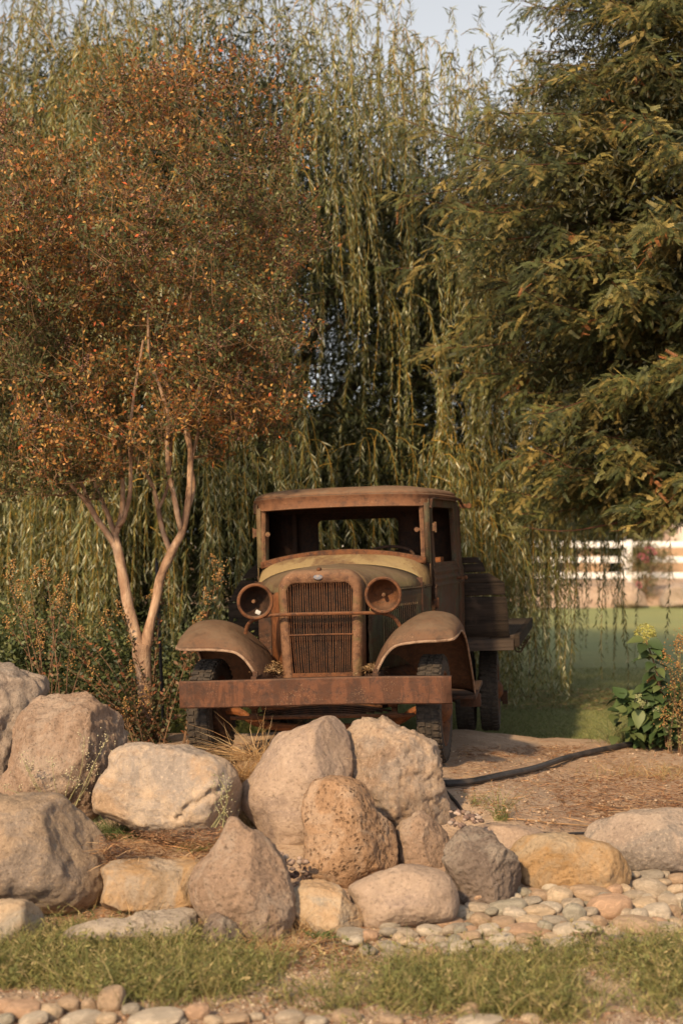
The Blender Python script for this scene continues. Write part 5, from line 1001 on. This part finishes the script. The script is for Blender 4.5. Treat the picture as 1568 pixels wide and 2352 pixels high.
def weeds(poly, n, label):
    P = in_poly(poly, n); P[:, :2] += rng.normal(size=(len(P), 2))*.07; P[:, 2] = hz(P[:, 0], P[:, 1]); d = fbm(P, 1.7, 4, 44)+.5*fbm(P, 9, 2, 4); P = P[(d > -.32+rng.normal(size=len(P))*.4)]; dn = fbm(P, 2.6, 3, 9); m = rng.random(len(P)) < .68
    hm = rng.random(m.sum()) < .25; g = join([grass_patch(P[m][~hm], .02, .10, GRP, .7, .0030), grass_patch(P[m][hm], .08, .20, GRP, .45, .0028)])
    S_ = P[~m][::4]; k = 11; H = rng.uniform(.04, .15, len(S_)); ln = unit(rng.normal(size=(len(S_), 3))*np.array([.6, .6, 0])+np.array([0, 0, 1.])); u = rng.uniform(.1, 1, (len(S_), k, 1))
    Q0 = (S_[:, None]+ln[:, None]*H[:, None, None]*u).reshape(-1, 3); c = np.repeat(pick(GRP, len(S_), .15), k, 0)*(1+rng.normal(size=(len(Q0), 1))*.1)
    V, Q = leafquads(Q0, rng.normal(size=Q0.shape)*np.array([1, 1, .35])+np.array([0, 0, .6]), rng.normal(size=Q0.shape)*.4+np.array([0, 0, 1]), .030*rng.uniform(.5, 1.2, len(Q0)), .0075*rng.uniform(.7, 1.3, len(Q0)), .4)
    T_ = S_[::3]; tl = grass_patch(T_, .14, .26, GRP+[(.40, .33, .16)], .35, .0022)
    V2, Q2, C2 = grass_patch(S_, .06, .14, GRP, .45, .0022)
    V, Q, C = join([g, (V, Q, np.repeat(c, 4, 0)), (V2, Q2, C2), tl])
    tag(fast('weeds', V, Q, M['grass'], col=np.clip(C, 0, 1)), label, 'weeds', kind='stuff')
weeds(LEFTW, 25000, 'dense patch of short green weeds in the left foreground')
weeds(RIGHTW, 27000, 'wide strip of short olive green weeds along the right foreground')
# straw coloured litter on the soil
def litter(name, polys, label, L=.05, W=.0035, pal=None, lift=.006):
    P = np.vstack([in_poly(p, n, lift) for p, n in polys]); n = len(P); D = rng.normal(size=(n, 3))*np.array([1, 1, .10]); V, Q = leafquads(P, D, rng.normal(size=(n, 3))*.3+np.array([0, 0, 1.]), L*rng.uniform(.3, 1.3, n), W*rng.uniform(.6, 1.8, n), .5)
    return tag(fast(name, V, Q, M['leaf_dry'], col=np.repeat(pick(pal or [(.34, .17, .09), (.27, .13, .07), (.42, .23, .12), (.18, .09, .05), (.50, .32, .19)], n, .2), 4, 0)), label, 'litter', kind='stuff')
litter('needle_litter', [([(1040, 1690), (1640, 1690), (1640, 1930), (1250, 1905), (1100, 1870), (1030, 1800)], 6000), ([(1240, 1790), (1640, 1760), (1640, 1900), (1300, 1880)], 4000), ([(1060, 1690), (1400, 1690), (1300, 1745), (1050, 1740)], 2200), ([(440, 1690), (1000, 1680), (1000, 1760), (440, 1750)], 3000)], 'reddish brown fallen needles strewn over the dirt right of the truck', .055, .0035)
litter('needle_litter', [([(220, 1920), (520, 1900), (560, 1990), (250, 2000)], 3500), ([(120, 2080), (620, 2100), (620, 2170), (120, 2150)], 2500), ([(560, 2150), (850, 2130), (850, 2230), (560, 2230)], 2200), ([(-60, 2250), (1640, 2330), (1640, 2370), (-60, 2370)], 1800)], 'dry straw and needle litter between the left boulders and the weeds', .05, .003)
P = []
for cx, cy, cz, n_, rx in ((.33, -.20, .632, 420, .045), (-.34, -.18, .63, 420, .05), (-.36, .0, .645, 200, .04)):
    q = rng.normal(size=(n_, 3))*np.array([rx, .06, .010])+np.array([cx, cy, cz]); q[:, 2] += .02*np.exp(-((q[:, 0]-cx)/rx)**2); P.append(np.array([TM @ Vector(v) for v in q]))
P = np.vstack(P); n = len(P); V, Q = leafquads(P, rng.normal(size=(n, 3))*np.array([1, 1, .4]), rng.normal(size=(n, 3))*.5+np.array([0, 0, 1.]), .035*rng.uniform(.4, 1.2, n), .005*rng.uniform(.6, 1.6, n), .5)
tag(fast('dry_leaf_litter', V, Q, M['leaf_dry'], col=np.repeat(pick([(.34, .22, .11), (.26, .16, .08), (.16, .09, .05), (.42, .30, .17)], n, .2), 4, 0)), 'dry leaf litter caught beside the grille at the fender roots', 'litter', kind='stuff')
def tuft(name, px, py, n, h0, h1, rad, pal, label, cat='grass tuft', lean=.5, w=.0035, Y=None, group=None):
    g = ground(px, py) if Y is None else at(px, py, Y); P = rng.normal(size=(n, 3))*np.array([rad, rad*.6, 0]); V, Q, C = grass_patch(P, h0, h1, pal, lean, w)
    o = fast(name, V, Q, M['grass'], col=C); o.location = g; tag(o, label, cat, group); return o
tuft('grass_tuft', 258, 1925, 420, .06, .20, .075, [(.12, .17, .07), (.16, .20, .08), (.20, .22, .10)], 'green grass tuft left of the cracked tan boulder', lean=.8)
tuft('grass_tuft', 470, 1950, 300, .06, .17, .07, [(.13, .18, .06), (.18, .20, .07), (.24, .24, .09)], 'green grass tuft growing against the pear shaped boulder', lean=.8)
tuft('grass_tuft', 1152, 1885, 70, .10, .28, .022, [(.20, .22, .08), (.26, .25, .10)], 'small upright green sprout beside the black pipe on the dirt', lean=.35)
tuft('grass_tuft', 1095, 1850, 40, .05, .12, .03, [(.20, .22, .08), (.26, .25, .10)], 'tiny green sprout left of the upright one near the pipe', lean=.4)
tuft('dry_grass', 570, 1800, 900, .10, .30, .07, DRY, 'clump of bright orange dry grass between the cracked and the tall grey boulders', 'dry grass', 1.1, .0028, Y=8.15)
tuft('dry_grass', 590, 1745, 300, .16, .42, .05, DRY, 'long bent straw stems lying on top of the orange dry grass', 'dry grass', 2.2, .0028, Y=8.35)
tuft('dry_grass', 700, 2140, 160, .08, .22, .07, DRY, 'thin straw stems at the foot of the small cream rock', 'dry grass', .9, .002)
tuft('dry_grass', 640, 2190, 260, .06, .18, .12, DRY, 'sparse dry grass in front of the pear shaped boulder', 'dry grass', .9, .002)
tuft('dry_grass', 390, 2090, 300, .05, .14, .18, DRY, 'dry grass lining the foot of the flat topped orange rock', 'dry grass', 1.0, .002)
tuft('dry_grass', 170, 1870, 160, .06, .20, .10, DRY, 'dry grass wisps above the huge sandy boulder', 'dry grass', 1.0, .002)
tuft('dry_grass', 1500, 1780, 420, .06, .20, .22, DRY+[(.30, .28, .12)], 'sparse straw grass on the dirt below the hydrangea', 'dry grass', .8, .002)
tuft('dry_grass', 560, 1900, 200, .08, .24, .035, DRY+[(.25, .24, .1)], 'narrow strip of dry grass in the gap right of the cracked boulder', 'dry grass', .4, .002)
tuft('green_sprout', 742, 2155, 60, .03, .08, .03, [(.10, .15, .05), (.14, .18, .07)], 'little green sprout under the cream rock', 'sprout', .7, .006)
# pale flowering weed stalks in front of the reddish boulder
def stalks(base, ends, label, pal, name='weed_stalk', hp=16):
    e = empty(name, base); tag(e, label, 'weed'); tb = MB(); hd = []
    for q in ends:
        q = q-base; C = curve([rng.normal(size=3)*np.array([.04, .03, 0]), q*.5+rng.normal(size=3)*.02, q], 10); tb.tube(C, np.linspace(.003, .0014, 10), 4); hd.append(C[-1]-np.array([0, 0, .03])); hd.append(C[7])
    tb.build('stems', M['straw2'], e)
    for h in hd: panicles(np.array([h]), e, pal, hp, .05, .0042)
t = NT('green_straw'); M['straw2'] = t.end((.30, .28, .14), .8)
b0 = at(150, 1870, 7.85); stalks(b0, [at(x, y, 7.75+rng.uniform(-.1, .1)) for x, y in ((195, 1690), (250, 1690), (215, 1760), (120, 1745), (50, 1740), (60, 1760), (10, 1810), (190, 1800), (90, 1790), (165, 1770))], 'tall thin weeds with pale cream flower heads in front of the reddish boulder', [(.46, .40, .27), (.36, .31, .20)])
b0 = at(515, 1900, 7.35); stalks(b0, [at(x, y, 7.3) for x, y in ((500, 1780), (512, 1800), (520, 1835), (495, 1850), (508, 1870), (522, 1815))], 'slender pale weed stalk against the right end of the cracked boulder', [(.34, .31, .20), (.26, .25, .14)], hp=9)
# fallen bark sticks
for k, (a_, b_, lb) in enumerate((((690, 2185), (835, 2172), 'weathered split stick lying before the river stones'), ((420, 1745), (600, 1712), 'thin bent twig on the orange dry grass beside the bumper'))):
    p, q = (ground(*a_), ground(*b_)) if k == 0 else (at(*a_, 8.3), at(*b_, 8.4))
    P = curve([p+np.array([0, 0, .012]), (p+q)/2+np.array([0, .03, .03]), q+np.array([0, 0, .015])], 14); tag(MB().tube(P, np.linspace(.010 if k == 0 else .004, .003, 14), 6).build('fallen_stick', M['bark_twig']), lb, 'stick')
# green undergrowth behind the left boulders
def tallgrass(pts, n, h0, h1, pal, label, name='tall_grass', lean=.35, w=.006, rad=.35):
    P = np.vstack([rng.normal(size=(n//len(pts), 3))*np.array([rad, rad, 0])+np.array([x, y, float(hz(x, y))]) for x, y in pts]); V, Q, C = grass_patch(P, h0, h1, pal, lean, w)
    return tag(fast(name, V, Q, M['grass'], col=C), label, 'grass', kind='stuff')
LG = [(.13, .155, .05), (.19, .20, .07), (.26, .25, .09), (.09, .115, .04)]
tallgrass([(-3.6, 12.9), (-3.1, 12.6), (-2.7, 13.0), (-2.2, 12.8), (-4.2, 12.8), (-1.9, 13.3), (-3.4, 13.6), (-2.6, 13.8)], 4200, .35, 1.05, LG, 'tall bright green grass growing behind the left boulders', lean=.5)
tallgrass([(-1.6, 13.4), (-1.1, 13.2), (-.6, 13.6), (-1.4, 14.0), (-.9, 14.2)], 1500, .2, .6, LG, 'green grass under the willow behind the crape myrtle', lean=.5)
litter('straw', [([(1040, 1700), (1640, 1700), (1640, 1920), (1250, 1900), (1040, 1800)], 900), ([(240, 1930), (560, 1930), (560, 1995), (240, 1995)], 300)], 'longer orange straw stalks scattered over the needle litter', .16, .0035, [(.50, .30, .15), (.42, .22, .10), (.56, .38, .22)], .012)
def bush(x, y, h, r, pal, label, n=110, L=.05):
    z = float(hz(x, y)); e = empty('low_shrub', (x, y, z)); tag(e, label, 'shrub', 'green undergrowth behind the left boulders'); sb = MB()
    for k in range(9): a = rng.uniform(0, 2*PI); sb.tube([(0, 0, -.05), (math.cos(a)*r*.4, math.sin(a)*r*.4, h*.5), (math.cos(a)*r*.7, math.sin(a)*r*.7, h*.9)], [.012, .008, .003], 5)
    sb.build('stems', M['bark_twig'], e); D = rand_dir(n); C = D*rng.uniform(.3, 1, (n, 1))*np.array([r, r, h*.5])+np.array([x, y, z+h*.52])
    leaf_cloud('leaves', C, .085, 60, L, L*.5, pal, e, 'leaf', np.array([x, y, z]))
BG = [(.06, .08, .03), (.09, .11, .04), (.13, .14, .05), (.04, .055, .022)]
bush(-2.55, 11.3, 1.0, .55, BG, 'dark green shrub behind the gap between the two left rear boulders'); bush(-1.85, 11.5, .85, .50, BG, 'dark green shrub directly left of the crape myrtle trunk')
bush(-3.1, 11.6, 1.15, .55, [(.12, .15, .05), (.18, .19, .06), (.08, .10, .035)], 'yellowish green shrub at the far left edge above the grey boulder'); bush(-1.05, 11.7, .8, .42, BG, 'low dark shrub between the crape myrtle and the left front tyre')
# short blades on the near lawn
P = np.stack([rng.uniform(.4, 6.2, 60000), 13.0+8*rng.random(60000)**1.5, np.zeros(60000)], 1); P[:, 2] = .04+.012*np.sin(P[:, 0]*.7)*np.sin(P[:, 1]*.5)
V, Q, C = grass_patch(P, .03, .075, [(.20, .23, .09), (.24, .26, .10), (.28, .27, .12), (.16, .19, .075)], .45, .005)
tag(fast('lawn_grass', V, Q, M['grass'], col=C), 'short mown grass blades of the lawn beyond the dirt mound', 'grass', kind='stuff')
litter('fallen_leaves', [([(1150, 1590), (1460, 1590), (1460, 1640), (1150, 1640)], 900)], 'fallen willow leaves scattered on the lawn in the willow shade', .09, .02, [(.35, .27, .14), (.28, .2, .1), (.42, .35, .2)], .05)

# hydrangea at the right edge
HB = at(1520, 1715, 11.0); hyd = empty('hydrangea', HB); tag(hyd, 'hydrangea with heart shaped leaves and yellow green flower balls at the right edge', 'shrub')
def hp_(x, y, d=0.): return at(x, y, 11.0+d)-HB
tb = MB(); ST = [[(1535, 1715), (1530, 1650), (1515, 1580), (1500, 1520), (1482, 1470)], [(1530, 1715), (1520, 1660), (1500, 1600), (1490, 1570)], [(1500, 1715), (1475, 1670), (1450, 1620), (1438, 1585)], [(1505, 1715), (1490, 1670), (1475, 1625)], [(1550, 1715), (1560, 1640), (1570, 1570)]]
LP, LD = [], []
for i, L in enumerate(ST):
    C = curve([hp_(x, y, .05*i-.1) for x, y in L], 24); tb.tube(C, np.linspace(.010, .005, 24), 6)
    for j in range(3, 24):
        for q in range(2): a = j*1.9+q*PI+i; LP.append(C[j]); LD.append([math.cos(a), math.sin(a)*.8-.25, -.25+rng.uniform(-.3, .35)])
tb.build('stems', M['bark_twig'], hyd)
def broadleaf(P, D, L, pal, parent, name='leaves', wd=.72):   # heart shaped folded leaves, 8 faces each
    P, D = np.array(P), unit(np.array(D)); n = len(P); U = unit(rng.normal(size=(n, 3))*.3+np.array([0, -.35, 1])); S = unit(np.cross(D, U)); U = np.cross(S, D); L = L*rng.uniform(.65, 1.1, n)[:, None]; VV = []
    for t_, w_ in ((0, .02), (.10, .34), (.30, .5), (.55, .44), (.78, .24), (1., .0)):
        c = P+D*L*(t_+.12)-U*L*(.28*t_*t_); VV += [c-S*L*w_*wd+U*L*.10*w_*2, c, c+S*L*w_*wd+U*L*.10*w_*2]
    V = np.stack(VV, 1).reshape(-1, 3); b = np.arange(n)[:, None, None]*18; q = np.array([[3*k, 3*k+1, 3*k+4, 3*k+3] for k in range(5)]+[[3*k+1, 3*k+2, 3*k+5, 3*k+4] for k in range(5)])[None]
    return fast(name, V, (b+q).reshape(-1, 4), M['leaf'], parent, np.repeat(pick(pal, n, .15), 18, 0), smoothf=True)
HL_ = [(.06, .10, .035), (.085, .125, .045), (.11, .14, .05), (.05, .08, .03)]
for q in range(70): x, y = rng.normal(1480, 32), rng.uniform(1590, 1700); LP.append(hp_(x, y, rng.uniform(-.2, .2))); LD.append(rng.normal(size=3)*np.array([1, 1, .5])+np.array([0, -.3, -.2]))
broadleaf(LP, LD, .135, HL_, hyd)
def ball(c, r, pal, n=420):
    D = rand_dir(n); D[:, 2] = D[:, 2]*.8+.1; P = c+unit(D)*r*rng.uniform(.82, 1.05, (n, 1)); V, Q = leafquads(np.repeat(P, 3, 0), rand_dir(3*n)+np.repeat(unit(D), 3, 0)*.6, np.repeat(unit(D), 3, 0)+rng.normal(size=(3*n, 3))*.3, .013*rng.uniform(.7, 1.2, 3*n), .010, .5)
    fast('flower_head', V, Q, M['petal'], hyd, np.repeat(pick(pal, 3*n, .12), 4, 0))
ball(hp_(1481, 1456), .078, [(.48, .46, .13), (.40, .40, .12), (.54, .50, .20)]); ball(hp_(1467, 1608, -.05), .062, [(.42, .45, .22), (.50, .50, .30)]); ball(hp_(1503, 1568), .055, [(.55, .32, .14), (.48, .26, .10)], 300); ball(hp_(1512, 1632, -.1), .04, [(.42, .44, .26)], 200)
ends = [at(x, y, 10.8+rng.uniform(-.2, .2)) for x, y in ((1548, 1480), (1560, 1500), (1575, 1470), (1535, 1530), (1550, 1560), (1568, 1590), (1540, 1600), (1590, 1540), (1530, 1640), (1555, 1650), (1600, 1480), (1580, 1640), (1522, 1665))]
shoots('seed_shrub', at(1570, 1725, 10.8), ends, 'tan feathery shrub gone to seed at the right edge before the hydrangea', 'shrub', [(.26, .22, .10), (.20, .19, .08)], leafL=.028, per=.02, heads=13)
tuft('grass_tuft', 1450, 1705, 500, .10, .34, .13, [(.13, .17, .07), (.18, .20, .09), (.26, .25, .12)], 'long green grass round the hydrangea foot', lean=.4)
tuft('grass_tuft', 1545, 1715, 400, .10, .30, .12, [(.24, .24, .10), (.30, .26, .12), (.18, .20, .09)], 'yellowish grass under the tan seed shrub', lean=.4)

#SECTION far background
YF = 47.0; zf = float(hz(3, YF)); fence = empty('rail_fence', (0, YF, zf)); tag(fence, 'white three rail fence beyond the lawn', 'fence')
for k in range(-7, 10):
    x = (1443.6-784)/3267*YF+k*2.44; MB().box((x, 0, .72), (.15, .15, 1.50), bev=.01).box((x, 0, 1.50), (.19, .19, .05), bev=.01).build('post', M['white'], fence)
for z in (.36, .88, 1.38): MB().box((14., .02, z), (46, .05, .20), bev=.01).build('rail', M['white'], fence)
rb = empty('rose_bush', at(1482, 1362, 45.2)); tag(rb, 'round rose bush with pink flowers in front of the white fence', 'shrub')
C = rng.normal(size=(90, 3))*np.array([.34, .3, .42])+np.array([0, 0, .75]); leaf_cloud('leaves', C+np.array(rb.location), .12, 60, .07, .045, [(.14, .13, .06), (.19, .16, .07), (.09, .10, .04), (.22, .13, .06)], rb, 'leaf', np.array(rb.location))
MB().tube([(0, 0, -.1), (0, 0, .6)], .04, 6).tube([(0, 0, .3), (.3, 0, .9)], .02, 5).tube([(0, 0, .3), (-.25, .1, 1.0)], .02, 5).build('stems', M['bark_twig'], rb)
for x, y in ((1472, 1278), (1500, 1268), (1487, 1262), (1465, 1344), (1482, 1285)):
    p = at(x, y, 44.9)-np.array(rb.location); n = 60; D = rand_dir(n); V, Q = leafquads(p+D*.07, D, rand_dir(n), .06, .06, .5); fast('rose_flower', V, Q, M['petal'], rb, np.repeat(pick([(.62, .16, .24), (.70, .25, .32)], n, .1), 4, 0))
def fartree(x, y, h, r, pal, label, n=260, cat='tree', per=46, L=.34, low=.25):
    z = float(hz(min(max(x, -15), 15), min(y, 59))); e = empty('background_tree', (x, y, z)); tag(e, label, cat, 'trees far behind the fence')
    MB().tube([(0, 0, -.2), (.1, 0, h*.3), (0, 0, h*.7)], [.3, .22, .08], 8).build('trunk', M['bark_willow'], e)
    D = rand_dir(n); q = rng.uniform(.45, 1, (n, 1)); C = D*q*np.array([r, r, h*(1-low)/2])*(1+.2*np.sin(D[:, :1]*5+x)) + np.array([0, 0, h*(1+low)/2])
    leaf_cloud('crown', C+np.array([x, y, z]), .42, per, L, L*.5, pal, e, 'leaf', np.array([x, y, z]))
G1 = [(.14, .15, .055), (.20, .20, .075), (.10, .11, .045), (.26, .24, .09)]; G2 = [(.07, .085, .035), (.10, .11, .045), (.05, .06, .025)]
fartree(7.6, 58, 4.4, 2.2, G1, 'blurred yellow green tree behind the fence left of the pole'); fartree(9.6, 64, 5.2, 2.4, G1, 'taller yellow green tree behind the fence right of the pole')
fartree(5.2, 62, 5.5, 2.6, G2, 'dark green tree behind the fence seen through the willow tips'); fartree(12.6, 66, 4.4, 2.4, G1, 'low olive tree in front of the pale building')
fartree(2.2, 60, 6.5, 3.0, G2, 'dark tree far behind the truck cab', 300)
for x, y, h, r in ((-1.8, 58, 7, 3.2), (-5.6, 60, 7.5, 3.3), (-9.4, 58, 7, 3.2), (-13.2, 61, 8, 3.4)): fartree(x, y, h, r, G2, 'dark tree of the row far behind the willow', 300)
t = NT('pale_stucco'); M['stucco'] = t.end(t.mix(t.noise(2, 4), (.62, .52, .47), (.52, .44, .40)), .9); t = NT('tan_wall'); M['tanwall'] = t.end(t.mix(t.noise(1, 5), (.45, .30, .19), (.38, .26, .17)), .9); t = NT('roof_tile'); M['rtile'] = t.end((.33, .25, .21), .8)
bd = empty('pale_building', (19.5, 86, .65)); tag(bd, 'pale building with columns far behind the fence at the right edge', 'building')
MB().box((0, 3, 2.6), (12, 5, 5.2)).build('wall', M['stucco'], bd)
for k in range(6): MB().tube([(-5.4+k*1.2*1.8, 0, 0), (-5.4+k*2.16, 0, 4.6)], .28, 12).build('column', M['stucco'], bd)
MB().box((0, 1.3, 4.85), (12.8, 4.2, .5), bev=.04).build('cornice', M['stucco'], bd)
for k in range(5): MB().box((-4.3+k*2.16, .49, 2.2), (.9, .05, 2.0)).build('window', M['rtile'], bd)
wl_ = MB().box((8, 74, 1.45), (60, .3, 1.6)).box((8, 73.98, 2.29), (60.4, .42, .09)).build('boundary_wall', M['tanwall']); tag(wl_, 'long tan boundary wall running behind the white fence', 'wall')
tag(MB().tube([(12.7, 64, .5), (12.7, 64, 4.8)], .10, 8).box((12.7, 64, 4.85), (.3, .3, .12), bev=.03).build('pole', M['white']), 'thin white pole standing behind the fence', 'pole')
